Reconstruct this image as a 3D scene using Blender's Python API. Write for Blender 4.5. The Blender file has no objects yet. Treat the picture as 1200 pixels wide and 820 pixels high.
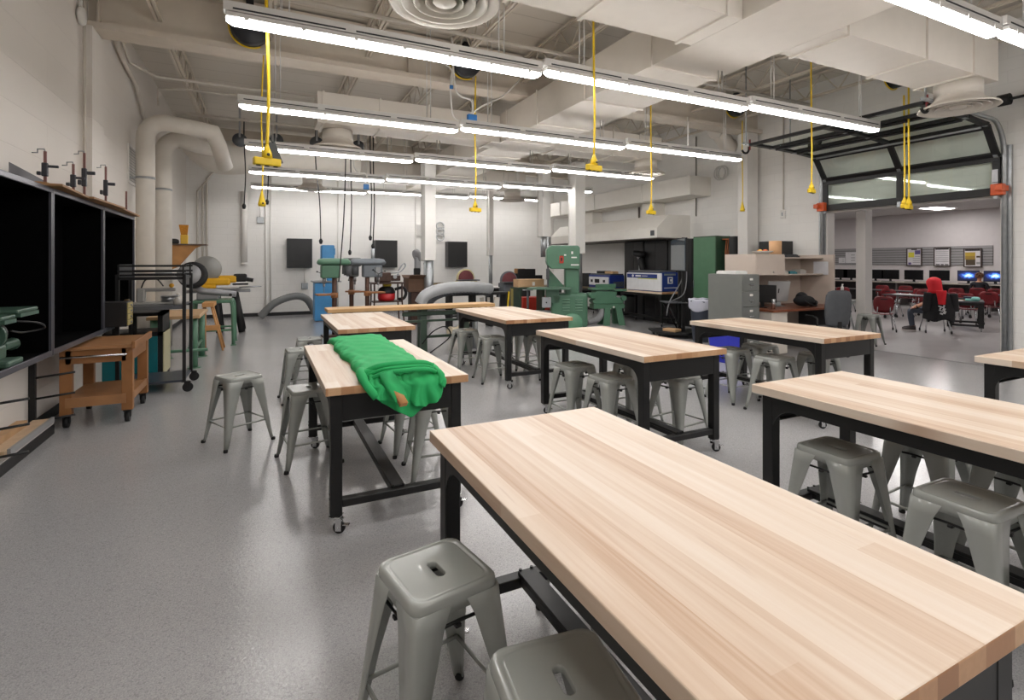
import bpy, bmesh, math, random
from mathutils import Vector, Matrix
random.seed(7)
SC = bpy.context.scene
COL = SC.collection
PI = math.pi
# ------------------------------------------------------------------ survey
CAM_H = 1.71; FPX = 604.0; HOR = 308.0; YAW = math.radians(25.8)
FW = Vector((math.sin(YAW), math.cos(YAW), 0)); RT = Vector((math.cos(YAW), -math.sin(YAW), 0))
EYE = Vector((0, 0, CAM_H))
def ray(x, y): return FW + RT*((x-600)/FPX) + Vector((0, 0, 1))*((HOR-y)/FPX)
def atx(x, y, X): d = ray(x, y); return EYE + d*(X/d.x)
def aty(x, y, Y): d = ray(x, y); return EYE + d*(Y/d.y)
def atz(x, y, Z): d = ray(x, y); return EYE + d*((Z-CAM_H)/d.z)
def atd(x, y, D): return EYE + ray(x, y)*D
# ------------------------------------------------------------------ materials
def lin(c):
    c = c/255.0
    return c/12.92 if c <= .04045 else ((c+.055)/1.055)**2.4
def L(rgb): return (lin(rgb[0]), lin(rgb[1]), lin(rgb[2]), 1)
def new_mat(name):
    m = bpy.data.materials.new(name); m.use_nodes = True
    nt = m.node_tree; b = nt.nodes['Principled BSDF']
    return m, nt, b
def N(nt, t, **k):
    n = nt.nodes.new(t)
    for a, v in k.items():
        if a in n.inputs: n.inputs[a].default_value = v
        else: setattr(n, a, v)
    return n
MC = {}
def M(name, rgb, rough=.5, metal=0., var=.05, scale=6., bump=0., coat=0.):
    if name in MC: return MC[name]
    m, nt, b = new_mat(name); lk = nt.links.new
    c = L(rgb)
    tc = N(nt, 'ShaderNodeTexCoord'); no = N(nt, 'ShaderNodeTexNoise'); no.inputs['Scale'].default_value = scale; no.inputs['Detail'].default_value = 4
    lk(tc.outputs['Object'], no.inputs['Vector'])
    mr = N(nt, 'ShaderNodeMapRange'); mr.inputs['From Min'].default_value = .3; mr.inputs['From Max'].default_value = .7
    mr.inputs['To Min'].default_value = 1-var; mr.inputs['To Max'].default_value = 1+var
    lk(no.outputs['Fac'], mr.inputs['Value'])
    mx = N(nt, 'ShaderNodeVectorMath', operation='SCALE'); mx.inputs[0].default_value = c[:3]
    lk(mr.outputs[0], mx.inputs['Scale']); lk(mx.outputs[0], b.inputs['Base Color'])
    b.inputs['Roughness'].default_value = rough; b.inputs['Metallic'].default_value = metal
    if coat: b.inputs['Coat Weight'].default_value = coat
    if bump:
        n2 = N(nt, 'ShaderNodeTexNoise'); n2.inputs['Scale'].default_value = scale*8; lk(tc.outputs['Object'], n2.inputs['Vector'])
        bp = N(nt, 'ShaderNodeBump'); bp.inputs['Strength'].default_value = bump; bp.inputs['Distance'].default_value = .01
        lk(n2.outputs['Fac'], bp.inputs['Height']); lk(bp.outputs[0], b.inputs['Normal'])
    MC[name] = m; return m
def emis(name, rgb, s):
    if name in MC: return MC[name]
    m, nt, b = new_mat(name)
    b.inputs['Base Color'].default_value = (.8, .8, .8, 1)
    b.inputs['Emission Color'].default_value = L(rgb); b.inputs['Emission Strength'].default_value = s
    MC[name] = m; return m
def math_n(nt, op, a, b=None):
    n = N(nt, 'ShaderNodeMath', operation=op)
    for i, v in enumerate((a, b)):
        if v is None: continue
        if isinstance(v, (int, float)): n.inputs[i].default_value = v
        else: nt.links.new(v, n.inputs[i])
    return n.outputs[0]
def ramp(nt, fac, stops):
    r = N(nt, 'ShaderNodeValToRGB'); e = r.color_ramp.elements
    while len(e) < len(stops): e.new(.5)
    for i, (p, c) in enumerate(stops): e[i].position = p; e[i].color = c
    nt.links.new(fac, r.inputs['Fac']); return r.outputs['Color']
def mixc(nt, fac, a, b, mode='MIX'):
    n = N(nt, 'ShaderNodeMix', data_type='RGBA', blend_type=mode)
    for s, v in ((n.inputs[0], fac), (n.inputs[6], a), (n.inputs[7], b)):
        if isinstance(v, (int, float)): s.default_value = v
        elif isinstance(v, tuple): s.default_value = v
        else: nt.links.new(v, s)
    return n.outputs[2]
def butcher(name='butcher_block', cols=None, strip=.078, rough=.38):
    if name in MC: return MC[name]
    m, nt, b = new_mat(name); lk = nt.links.new
    cols = cols or [(208, 182, 157), (219, 199, 178), (228, 213, 197), (188, 152, 121)]
    tc = N(nt, 'ShaderNodeTexCoord'); oi = N(nt, 'ShaderNodeObjectInfo')
    sp = N(nt, 'ShaderNodeSeparateXYZ'); lk(tc.outputs['Object'], sp.inputs[0])
    off = math_n(nt, 'MULTIPLY', oi.outputs['Random'], 97.0)
    w = N(nt, 'ShaderNodeTexNoise', noise_dimensions='1D'); w.inputs['Scale'].default_value = 3.1; w.inputs['Detail'].default_value = 0
    wx = math_n(nt, 'ADD', sp.outputs['X'], off); lk(wx, w.inputs['W'])
    xj = math_n(nt, 'ADD', math_n(nt, 'DIVIDE', sp.outputs['X'], strip), math_n(nt, 'MULTIPLY', w.outputs['Fac'], 1.6))
    ix = math_n(nt, 'FLOOR', math_n(nt, 'ADD', xj, 200))
    wn = N(nt, 'ShaderNodeTexWhiteNoise', noise_dimensions='2D')
    cv = N(nt, 'ShaderNodeCombineXYZ'); lk(ix, cv.inputs[0]); lk(off, cv.inputs[1]); lk(cv.outputs[0], wn.inputs['Vector'])
    # board lengths
    seg = math_n(nt, 'FLOOR', math_n(nt, 'ADD', math_n(nt, 'MULTIPLY', sp.outputs['Y'], .22), math_n(nt, 'MULTIPLY', wn.outputs['Value'], 37)))
    wn2 = N(nt, 'ShaderNodeTexWhiteNoise', noise_dimensions='3D'); cv2 = N(nt, 'ShaderNodeCombineXYZ')
    lk(ix, cv2.inputs[0]); lk(seg, cv2.inputs[1]); lk(off, cv2.inputs[2]); lk(cv2.outputs[0], wn2.inputs['Vector'])
    # grain
    gv = N(nt, 'ShaderNodeCombineXYZ'); lk(math_n(nt, 'MULTIPLY', sp.outputs['X'], 38), gv.inputs[0])
    lk(math_n(nt, 'ADD', math_n(nt, 'MULTIPLY', sp.outputs['Y'], 1.3), math_n(nt, 'MULTIPLY', ix, 7.3)), gv.inputs[1]); lk(math_n(nt, 'MULTIPLY', sp.outputs['Z'], 20), gv.inputs[2])
    g = N(nt, 'ShaderNodeTexNoise'); g.inputs['Scale'].default_value = 1.0; g.inputs['Detail'].default_value = 6; g.inputs['Distortion'].default_value = .6
    lk(gv.outputs[0], g.inputs['Vector'])
    tone = math_n(nt, 'ADD', math_n(nt, 'MULTIPLY', wn2.outputs['Value'], .85), math_n(nt, 'MULTIPLY', math_n(nt, 'SUBTRACT', g.outputs['Fac'], .36), 1.0))
    c = ramp(nt, tone, [(0.0, L(cols[3])), (.3, L(cols[0])), (.6, L(cols[1])), (1.0, L(cols[2]))])
    # mineral streaks
    sv = N(nt, 'ShaderNodeCombineXYZ'); lk(math_n(nt, 'MULTIPLY', sp.outputs['X'], 16), sv.inputs[0]); lk(math_n(nt, 'MULTIPLY', sp.outputs['Y'], 1.1), sv.inputs[1]); lk(off, sv.inputs[2])
    s = N(nt, 'ShaderNodeTexNoise'); s.inputs['Scale'].default_value = 1.0; s.inputs['Detail'].default_value = 3; lk(sv.outputs[0], s.inputs['Vector'])
    sf = N(nt, 'ShaderNodeMapRange'); sf.inputs['From Min'].default_value = .665; sf.inputs['From Max'].default_value = .76; sf.inputs['To Max'].default_value = .6
    lk(s.outputs['Fac'], sf.inputs['Value'])
    c = mixc(nt, sf.outputs[0], c, L((160, 114, 80)))
    # end grain: end faces (local Y) show the darker cut ends of the staves
    sn = N(nt, 'ShaderNodeSeparateXYZ'); lk(tc.outputs['Normal'], sn.inputs[0])
    em = math_n(nt, 'GREATER_THAN', math_n(nt, 'ABSOLUTE', sn.outputs['Y']), .7)
    ec = ramp(nt, wn.outputs['Value'], [(0, L((164, 118, 82))), (.5, L((196, 150, 110))), (1, L((214, 176, 138)))])
    en = N(nt, 'ShaderNodeTexNoise'); en.inputs['Scale'].default_value = 60; lk(tc.outputs['Object'], en.inputs['Vector'])
    ec = mixc(nt, math_n(nt, 'MULTIPLY', en.outputs['Fac'], .35), ec, L((140, 98, 66)))
    c = mixc(nt, em, c, ec)
    lk(c, b.inputs['Base Color']); b.inputs['Roughness'].default_value = rough
    MC[name] = m; return m
# ------------------------------------------------------------------ mesh builder
class MB:
    def __init__(s): s.bm = bmesh.new()
    def _xf(s, vs, mtx): bmesh.ops.transform(s.bm, matrix=mtx, verts=vs)
    def box(s, c, d, rz=0, bev=0, rot=None, seg=1):
        r = bmesh.ops.create_cube(s.bm, size=1); vs = r['verts']
        m = Matrix.Translation(Vector(c)) @ (rot if rot is not None else Matrix.Rotation(rz, 4, 'Z')) @ Matrix.Diagonal((d[0], d[1], d[2], 1))
        s._xf(vs, m)
        if bev:
            es = list({e for v in vs for e in v.link_edges})
            bmesh.ops.bevel(s.bm, geom=es, offset=bev, segments=seg, affect='EDGES', profile=.5)
        return s
    def bx(s, x0, x1, y0, y1, z0, z1, bev=0, seg=1):
        return s.box(((x0+x1)/2, (y0+y1)/2, (z0+z1)/2), (abs(x1-x0), abs(y1-y0), abs(z1-z0)), 0, bev, None, seg)
    def loft(s, rings, close=True, cap=True, smooth=True):
        rr = [[s.bm.verts.new(p) for p in r] for r in rings]
        n = len(rr[0])
        for a, b in zip(rr, rr[1:]):
            for i in range(n if close else n-1):
                j = (i+1) % n
                try:
                    f = s.bm.faces.new((a[i], a[j], b[j], b[i])); f.smooth = smooth
                except ValueError: pass
        if cap:
            for r, rev in ((rr[0], True), (rr[-1], False)):
                try: s.bm.faces.new(list(reversed(r)) if rev else r)
                except ValueError: pass
        return s
    def tube(s, pts, r, n=8, cap=True, flat=None):
        pts = [Vector(p) for p in pts]; rings = []
        rs = r if isinstance(r, (list, tuple)) else [r]*len(pts)
        up = None
        for i, p in enumerate(pts):
            if i == 0: t = pts[1]-p
            elif i == len(pts)-1: t = p-pts[i-1]
            else: t = (pts[i+1]-p).normalized()+(p-pts[i-1]).normalized()
            t.normalize()
            if up is None:
                up = Vector((0, 0, 1)) if abs(t.z) < .9 else Vector((1, 0, 0))
            u = (up - t*up.dot(t)); u.normalize(); v = t.cross(u); up = u
            k = 1.0
            if 0 < i < len(pts)-1:
                cs = (pts[i+1]-p).normalized().dot((p-pts[i-1]).normalized()); k = 1/max(.5, math.sqrt((1+cs)/2))
            rings.append([p + (u*math.cos(a)*(flat or 1) + v*math.sin(a))*rs[i]*k for a in [2*PI*j/n+PI/n for j in range(n)]])
        return s.loft(rings, True, cap)
    def cyl(s, p0, p1, r, r1=None, n=16): return s.tube([p0, p1], [r, r if r1 is None else r1], n)
    def lathe(s, prof, c=(0, 0, 0), n=24, rot=None, cap=True):
        m = Matrix.Translation(Vector(c)) @ (rot if rot is not None else Matrix.Identity(4))
        rings = [[m @ Vector((max(r, 1e-4)*math.cos(2*PI*j/n), max(r, 1e-4)*math.sin(2*PI*j/n), z)) for j in range(n)] for r, z in prof]
        return s.loft(rings, True, cap)
    def prism(s, poly, a0, a1, axis='Y', bev=0):
        def p3(p, a):
            return {'Y': (p[0], a, p[1]), 'X': (a, p[0], p[1]), 'Z': (p[0], p[1], a)}[axis]
        n0 = len(s.bm.verts)
        A = [s.bm.verts.new(p3(p, a0)) for p in poly]; B = [s.bm.verts.new(p3(p, a1)) for p in poly]
        n = len(poly); fs = []
        for i in range(n):
            j = (i+1) % n; fs.append(s.bm.faces.new((A[i], A[j], B[j], B[i])))
        fs.append(s.bm.faces.new(list(reversed(A)))); fs.append(s.bm.faces.new(B))
        bmesh.ops.recalc_face_normals(s.bm, faces=fs)
        if bev:
            es = list({e for v in A+B for e in v.link_edges})
            bmesh.ops.bevel(s.bm, geom=es, offset=bev, segments=2, affect='EDGES', profile=.5)
        return s
    def sph(s, c, r, sc=(1, 1, 1), u=16, v=10, rot=None):
        rr = bmesh.ops.create_uvsphere(s.bm, u_segments=u, v_segments=v, radius=r)
        s._xf(rr['verts'], Matrix.Translation(Vector(c)) @ (rot if rot is not None else Matrix.Identity(4)) @ Matrix.Diagonal((*sc, 1)))
        for f in {f for x in rr['verts'] for f in x.link_faces}: f.smooth = True
        return s
    def quad(s, a, b, c, d):
        s.bm.faces.new([s.bm.verts.new(Vector(p)) for p in (a, b, c, d)]); return s
    def build(s, name, mat, parent=None, loc=None, rz=0, recalc=True):
        if recalc: bmesh.ops.recalc_face_normals(s.bm, faces=s.bm.faces[:])
        me = bpy.data.meshes.new(name); s.bm.to_mesh(me); s.bm.free()
        o = bpy.data.objects.new(name, me); COL.objects.link(o)
        if mat is not None: me.materials.append(mat)
        if parent is not None: o.parent = parent
        if loc is not None: o.location = loc
        if rz: o.rotation_euler.z = rz
        return o
def rotm(ax, deg): return Matrix.Rotation(math.radians(deg), 4, ax)
def T(name, label, cat, loc=(0, 0, 0), rz=0, group=None):
    o = bpy.data.objects.new(name, None); COL.objects.link(o); o.location = loc; o.rotation_euler = (0, 0, rz); o.empty_display_size = .1
    o['label'] = label; o['category'] = cat
    if group: o['group'] = group
    return o
def tag(o, label, cat, group=None):
    o['label'] = label; o['category'] = cat
    if group: o['group'] = group
    return o
def struct(o): o['kind'] = 'structure'; return o
def dup(root, loc, rz=0, label=None, group=None):
    r = root.copy(); COL.objects.link(r); r.location = loc; r.rotation_euler = (0, 0, rz)
    if label: r['label'] = label
    if group: r['group'] = group
    for ch in list(root.children):
        c = ch.copy(); COL.objects.link(c); c.parent = r
        for g in list(ch.children):
            d = g.copy(); COL.objects.link(d); d.parent = c
    return r
def arc(c, r, a0, a1, n, plane='XZ'):
    out = []
    for i in range(n+1):
        a = math.radians(a0+(a1-a0)*i/n); u, v = r*math.cos(a), r*math.sin(a)
        out.append({'XZ': (c[0]+u, c[1], c[2]+v), 'YZ': (c[0], c[1]+u, c[2]+v), 'XY': (c[0]+u, c[1]+v, c[2])}[plane])
    return out
def smoothpath(pts, n=6):
    pts = [Vector(p) for p in pts]; out = []
    P = [pts[0]]+pts+[pts[-1]]
    for i in range(1, len(P)-2):
        p0, p1, p2, p3 = P[i-1:i+3]
        for j in range(n):
            t = j/n
            out.append(.5*((2*p1)+(p2-p0)*t+(2*p0-5*p1+4*p2-p3)*t*t+(3*p1-p0-3*p2+p3)*t**3))
    out.append(pts[-1]); return out
# common materials
BLK = M('black_steel', (16, 16, 17), .45); BLKM = M('matt_black', (14, 14, 15), .6); CHR = M('chrome', (210, 212, 215), .26, 1.0, .02)
STEEL = M('brushed_steel', (165, 167, 170), .35, .9); RUB = M('black_rubber', (20, 20, 21), .7); GREY = M('stool_grey_paint', (162, 165, 160), .2, 0, .02, 3, 0, .3)
WHT = M('white_paint', (225, 222, 217), .5, 0, .02); DGREY = M('dark_grey_paint', (70, 72, 75), .45); GRN = M('machine_green', (80, 120, 96), .4, 0, .07, 3)
DGRN = M('dark_machine_green', (50, 68, 55), .45, 0, .1, 4); GALV = M('galvanised_steel', (165, 168, 170), .38, .8, .08, 14); YEL = M('safety_yellow', (232, 196, 30), .45)
WOOD = M('plain_pine', (196, 150, 100), .55, 0, .15, 5); RUST = M('dark_worn_iron', (72, 52, 44), .5, .4, .2, 8); RED = M('red_plastic', (150, 24, 26), .4)
MAPLE = butcher()
# ------------------------------------------------------------------ room shell
XL, XR, YB, YF, ZC = -2.1, 10.8, 18.4, -6.0, 5.6
def wall_mat(name, rgb, bw, bh, plane, bump=.35, mort=.93):
    m, nt, b = new_mat(name); lk = nt.links.new
    tc = N(nt, 'ShaderNodeTexCoord'); sp = N(nt, 'ShaderNodeSeparateXYZ'); lk(tc.outputs['Object'], sp.inputs[0])
    cv = N(nt, 'ShaderNodeCombineXYZ'); lk(sp.outputs['X' if plane == 'X' else 'Y'], cv.inputs[0]); lk(sp.outputs['Z'], cv.inputs[1])
    br = N(nt, 'ShaderNodeTexBrick'); br.inputs['Scale'].default_value = 1; br.inputs['Brick Width'].default_value = bw; br.inputs['Row Height'].default_value = bh
    br.inputs['Mortar Size'].default_value = .006; br.inputs['Mortar Smooth'].default_value = .4; br.inputs['Bias'].default_value = 0
    c = L(rgb); br.inputs['Color1'].default_value = c; br.inputs['Color2'].default_value = tuple(x*.975 for x in c[:3])+(1,); br.inputs['Mortar'].default_value = tuple(x*mort for x in c[:3])+(1,)
    lk(cv.outputs[0], br.inputs['Vector'])
    no = N(nt, 'ShaderNodeTexNoise'); no.inputs['Scale'].default_value = .9; no.inputs['Detail'].default_value = 5; lk(tc.outputs['Object'], no.inputs['Vector'])
    mr = N(nt, 'ShaderNodeMapRange'); mr.inputs['To Min'].default_value = .93; mr.inputs['To Max'].default_value = 1.05; lk(no.outputs['Fac'], mr.inputs['Value'])
    vm = N(nt, 'ShaderNodeVectorMath', operation='SCALE'); lk(br.outputs['Color'], vm.inputs[0]); lk(mr.outputs[0], vm.inputs['Scale'])
    lk(vm.outputs[0], b.inputs['Base Color']); b.inputs['Roughness'].default_value = .55
    n2 = N(nt, 'ShaderNodeTexNoise'); n2.inputs['Scale'].default_value = 45; lk(tc.outputs['Object'], n2.inputs['Vector'])
    h = math_n(nt, 'SUBTRACT', math_n(nt, 'MULTIPLY', n2.outputs['Fac'], .25), br.outputs['Fac'])
    bp = N(nt, 'ShaderNodeBump'); bp.inputs['Strength'].default_value = bump; bp.inputs['Distance'].default_value = .006; lk(h, bp.inputs['Height']); lk(bp.outputs[0], b.inputs['Normal'])
    return m
WALLC = (238, 236, 232)
WX = wall_mat('painted_block_across', WALLC, .4, .2, 'X'); WY = wall_mat('painted_block_along', WALLC, .4, .2, 'Y')
WYL = wall_mat('painted_panel_along', (226, 220, 213), 2.4, .4, 'Y', .5, .96)
def floor_mat():
    m, nt, b = new_mat('grey_epoxy_floor'); lk = nt.links.new
    tc = N(nt, 'ShaderNodeTexCoord')
    a = N(nt, 'ShaderNodeTexNoise'); a.inputs['Scale'].default_value = 170; a.inputs['Detail'].default_value = 2; lk(tc.outputs['Object'], a.inputs['Vector'])
    v = N(nt, 'ShaderNodeTexVoronoi'); v.inputs['Scale'].default_value = 120; lk(tc.outputs['Object'], v.inputs['Vector'])
    big = N(nt, 'ShaderNodeTexNoise'); big.inputs['Scale'].default_value = .7; big.inputs['Detail'].default_value = 4; lk(tc.outputs['Object'], big.inputs['Vector'])
    c = ramp(nt, a.outputs['Fac'], [(.3, L((154, 153, 155))), (.5, L((170, 169, 170))), (.72, L((188, 187, 188)))])
    sp = N(nt, 'ShaderNodeSeparateColor'); lk(v.outputs['Color'], sp.inputs[0])
    f1 = math_n(nt, 'GREATER_THAN', sp.outputs[0], .86); f2 = math_n(nt, 'LESS_THAN', sp.outputs[0], .1)
    c = mixc(nt, math_n(nt, 'MULTIPLY', f1, .25), c, L((196, 195, 195))); c = mixc(nt, math_n(nt, 'MULTIPLY', f2, .22), c, L((104, 104, 106)))
    mr = N(nt, 'ShaderNodeMapRange'); mr.inputs['To Min'].default_value = .88; mr.inputs['To Max'].default_value = 1.1; lk(big.outputs['Fac'], mr.inputs['Value'])
    vm = N(nt, 'ShaderNodeVectorMath', operation='SCALE'); lk(c, vm.inputs[0]); lk(mr.outputs[0], vm.inputs['Scale']); lk(vm.outputs[0], b.inputs['Base Color'])
    b.inputs['Roughness'].default_value = .16; b.inputs['Specular IOR Level'].default_value = .62
    bn = N(nt, 'ShaderNodeTexNoise'); bn.inputs['Scale'].default_value = 60; bn.inputs['Detail'].default_value = 3; lk(tc.outputs['Object'], bn.inputs['Vector'])
    bp = N(nt, 'ShaderNodeBump'); bp.inputs['Strength'].default_value = .12; bp.inputs['Distance'].default_value = .008; lk(bn.outputs['Fac'], bp.inputs['Height']); lk(bp.outputs[0], b.inputs['Normal'])
    return m
def ceil_mat():
    m, nt, b = new_mat('ribbed_deck'); lk = nt.links.new
    tc = N(nt, 'ShaderNodeTexCoord'); sp = N(nt, 'ShaderNodeSeparateXYZ'); lk(tc.outputs['Object'], sp.inputs[0])
    fr = math_n(nt, 'FRACT', math_n(nt, 'MULTIPLY', sp.outputs['Y'], 1/.6)); line = math_n(nt, 'LESS_THAN', fr, .04)
    c = mixc(nt, math_n(nt, 'MULTIPLY', line, .35), L((214, 207, 196)), L((150, 140, 125)))
    lk(c, b.inputs['Base Color']); b.inputs['Roughness'].default_value = .7
    bp = N(nt, 'ShaderNodeBump'); bp.inputs['Strength'].default_value = .6; bp.inputs['Distance'].default_value = .03; lk(line, bp.inputs['Height']); lk(bp.outputs[0], b.inputs['Normal'])
    return m
FM = floor_mat()
struct(MB().bx(XL-.2, XR+.02, YF, YB+.2, -.1, 0).build('floor', FM))
FM2 = M('classroom_floor_tile', (150, 146, 145), .35, 0, .06, 2)
struct(MB().bx(XR+.02, 25.2, -1.5, 19.0, -.1, -.001).build('floor_classroom', FM2))
CEILM = ceil_mat()
struct(MB().bx(XL-.2, XR+.2, YF, YB+.2, ZC, ZC+.1).build('ceiling', CEILM))
struct(MB().bx(XL-.2, XL, YF, YB+.2, 0, ZC).build('wall_left', WYL))
struct(MB().bx(XL, XR+.2, YB, YB+.2, 0, ZC).build('wall_back', WX))
struct(MB().bx(XL, XR+.2, YF-.2, YF, 0, ZC).build('wall_front', WX))
DY0, DY1, DZ = 4.07, 6.95, 2.80           # overhead-door opening
wr = MB(); wr.bx(XR, XR+.2, YF, DY0, 0, ZC).bx(XR, XR+.2, DY1, YB, 0, ZC).bx(XR, XR+.2, DY0, DY1, DZ, ZC)
struct(wr.build('wall_right', WY))
BASEB = M('black_vinyl_base', (26, 26, 27), .5)
struct(MB().bx(XL+.01, XR, YB-.012, YB, 0, .11).build('baseboard_back', BASEB))
struct(MB().bx(XL, XL+.012, YF, YB-.02, 0, .11).build('baseboard_left', BASEB))
struct(MB().bx(XR-.012, XR, DY1+.1, YB-.02, 0, .11).build('baseboard_right', BASEB))
# white reveal of the opening
WHTJ = M('white_jamb', (214, 210, 206), .5, 0, .02)
j = MB(); j.bx(XR-.005, XR+.22, DY1-.02, DY1+.1, 0, DZ).bx(XR-.005, XR+.22, DY0-.1, DY0+.02, 0, DZ).bx(XR-.005, XR+.22, DY0, DY1, DZ-.03, DZ+.06)
struct(j.build('trim_1', WHTJ))
struct(MB().bx(XR-.01, XR+.06, DY0, DY1, 0, .004).build('trim_2', M('threshold_strip', (120, 118, 118), .35)))
# classroom shell
WC = M('classroom_wall_paint', (206, 200, 199), .6, 0, .02)
XF, ZCC = 24.0, 3.72
struct(MB().bx(XF, XF+.2, -1.5, 19, 0, ZCC+.4).build('wall_classroom_far', WC))
struct(MB().bx(XR+.2, XF, 18.8, 19, 0, ZCC+.4).build('wall_classroom_side', WC))
struct(MB().bx(XR+.2, XF, -1.5, -1.3, 0, ZCC+.4).build('wall_classroom_front', WC))
struct(MB().bx(XR+.2, XF, -1.3, 18.8, ZCC, ZCC+.1).build('ceiling_classroom', M('classroom_ceiling_tile', (205, 202, 200), .8)))
p = atx(1003, 300, 11.75); q = atx(1013, 300, 11.75)
struct(MB().bx(11.75, 12.0, q.y-.02, p.y, 0, ZCC, .004).build('column_classroom', WHTJ))
struct(MB().bx(10.35, 10.72, 8.58, 8.86, 0, 4.82, .01).build('column', WHT))
# vertical bay pilasters on the left wall and back wall
struct(MB().bx(XL, XL+.1, 8.42, 8.96, 0, 4.8).build('pilaster_column', WYL))
# ceiling beam: I section with stiffener
bmc = M('painted_beam', (206, 196, 182), .6, 0, .03)
b = MB(); b.bx(XL, XR, 8.66, 8.78, 4.9, 5.5).bx(XL, XR, 8.52, 8.92, 4.82, 4.9).bx(XL, XR, 8.52, 8.92, 5.5, 5.56)
for x in (XL+.12, 2.2, 6.5): b.bx(x, x+.02, 8.54, 8.9, 4.9, 5.5)
struct(b.build('ceiling_beam', bmc))
b = MB(); b.bx(XL, XR, .36, .48, 4.9, 5.5).bx(XL, XR, .22, .62, 4.82, 4.9)
struct(b.build('ceiling_beam', bmc))
b = MB(); b.bx(XL, XR, 16.6, 16.72, 4.95, 5.5).bx(XL, XR, 16.5, 16.82, 4.88, 4.95)
struct(b.build('ceiling_beam', bmc))
# open web joists, running towards the back wall
for i in range(9):
    x = -1.3+i*1.42
    for y0, y1 in ((.55, 8.6), (8.85, 16.55)):
        b = MB()
        for zz in (5.5, 5.08):
            b.bx(x-.045, x-.01, y0, y1, zz-.018, zz+.018).bx(x+.01, x+.045, y0, y1, zz-.018, zz+.018)
        n = 12
        for k in range(n):
            ya = y0+(y1-y0)*k/n; yb_ = y0+(y1-y0)*(k+1)/n; ym = (ya+yb_)/2
            b.cyl((x, ya, 5.5), (x, ym, 5.08), .012, n=6).cyl((x, ym, 5.08), (x, yb_, 5.5), .012, n=6)
        struct(b.build('ceiling_joist_beam', bmc))
# ------------------------------------------------------------------ workbenches
ZT = .94
def caster(parent_leg, x, y, z0, ang, r=.038, fork=CHR):
    ca, sa = math.cos(ang), math.sin(ang)
    c = MB(); c.box((x, y, z0-.006), (.075, .075, .01), ang, .002); c.cyl((x, y, z0-.01), (x, y, z0-.03), .016, n=12)
    ox, oy = x+ca*.022, y+sa*.022
    # fork cheeks as boxes swung to the swivel angle
    for s in (-1, 1):
        c.box((ox-sa*.02*s, oy+ca*.02*s, (z0-.024+r*.8)/2), (.038, .004, z0-.024-r*.8+.02), ang, .001)
    c.box((ox-ca*.0, oy-sa*.0, z0-.026), (.05, .046, .006), ang)
    c.cyl((ox-sa*.026, oy+ca*.026, r), (ox+sa*.026, oy-ca*.026, r), .007, n=8)
    c.box((ox+ca*.045, oy+sa*.045, r+.018), (.04, .034, .007), ang, .002)
    o = c.build('caster', fork, parent_leg)
    w = MB(); w.lathe([(.0, -.013), (r*.8, -.013), (r, -.009), (r, .009), (r*.8, .013), (0, .013)], (ox, oy, r), 18, Matrix.Rotation(ang, 4, 'Z') @ rotm('X', 90))
    w.build('wheel', RUB, o)
    return o
def workbench(name, label, x0, x1, y0, y1, group='butcher block workbenches', zt=ZT, caster_ang=None, top=None):
    cx, cy, W, Ln = (x0+x1)/2, (y0+y1)/2, x1-x0, y1-y0
    t = T(name, label, 'workbench', (cx, cy, 0), 0, group)
    th = .052
    MB().bx(-W/2, W/2, -Ln/2, Ln/2, zt-th, zt, .004, 2).build('tabletop', top or MAPLE, t)
    ix, iy, lw = W/2-.035, Ln/2-.05, .072
    zu = zt-th
    for sx in (-1, 1):
        for sy in (-1, 1):
            l = MB(); a, b_ = sx*ix, sx*(ix-lw); c_, d = sy*iy, sy*(iy-lw)
            l.bx(min(a, b_), max(a, b_), min(c_, d), max(c_, d), .115, zu, .004)
            for k in range(2):
                l.cyl((a+sx*.004, sy*(iy-lw/2), .22+k*.03), (a-sx*.002, sy*(iy-lw/2), .22+k*.03), .008, n=8)
            lg = l.build('leg', BLK, t)
            caster(lg, sx*(ix-lw/2), sy*(iy-lw/2), .115, (caster_ang if caster_ang is not None else random.uniform(0, 6.28)))
    for sy in (-1, 1):
        a = MB(); y = sy*(iy-.006); a.bx(-ix+lw, ix-lw, y-.004, y+.004, zu-.175, zu).bx(-ix+lw, ix-lw, min(y, y-sy*.03), max(y, y-sy*.03), zu-.175, zu-.17)
        a.build('end_apron', BLK, t)
        s = MB(); yy = sy*(iy-lw/2); s.bx(-ix+lw, ix-lw, yy-.03, yy+.03, .165, .215, .004); s.build('foot_rail', BLK, t)
    for sx in (-1, 1):
        a = MB(); x = sx*(ix-.008); za = zu-.075
        a.bx(x-.005, x+.005, -iy+lw, iy-lw, za, zu)
        for sy in (-1, 1):      # curved corner gussets
            y_ = sy*(iy-lw); prof = [(y_, za)]
            R = .13
            prof += [(y_-sy*R*(1-math.cos(q)), za-R+R*math.sin(q)) for q in [PI/2*k/8 for k in range(8, -1, -1)]]
            a.prism(prof, x-.005, x+.005, 'X')
        a.build('side_apron', BLK, t)
    c = MB(); c.bx(-.045, .045, -iy+lw/2, iy-lw/2, .213, .232, .003).bx(-.045, -.038, -iy+lw, iy-lw, .18, .213).bx(.038, .045, -iy+lw, iy-lw, .18, .213)
    for sy in (-1, 1):
        for sx in (-1, 1):
            c.cyl((sx*.03, sy*(iy-lw/2), .23), (sx*.03, sy*(iy-lw/2), .238), .008, n=8)
    c.build('centre_rail', BLK, t)
    return t
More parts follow.
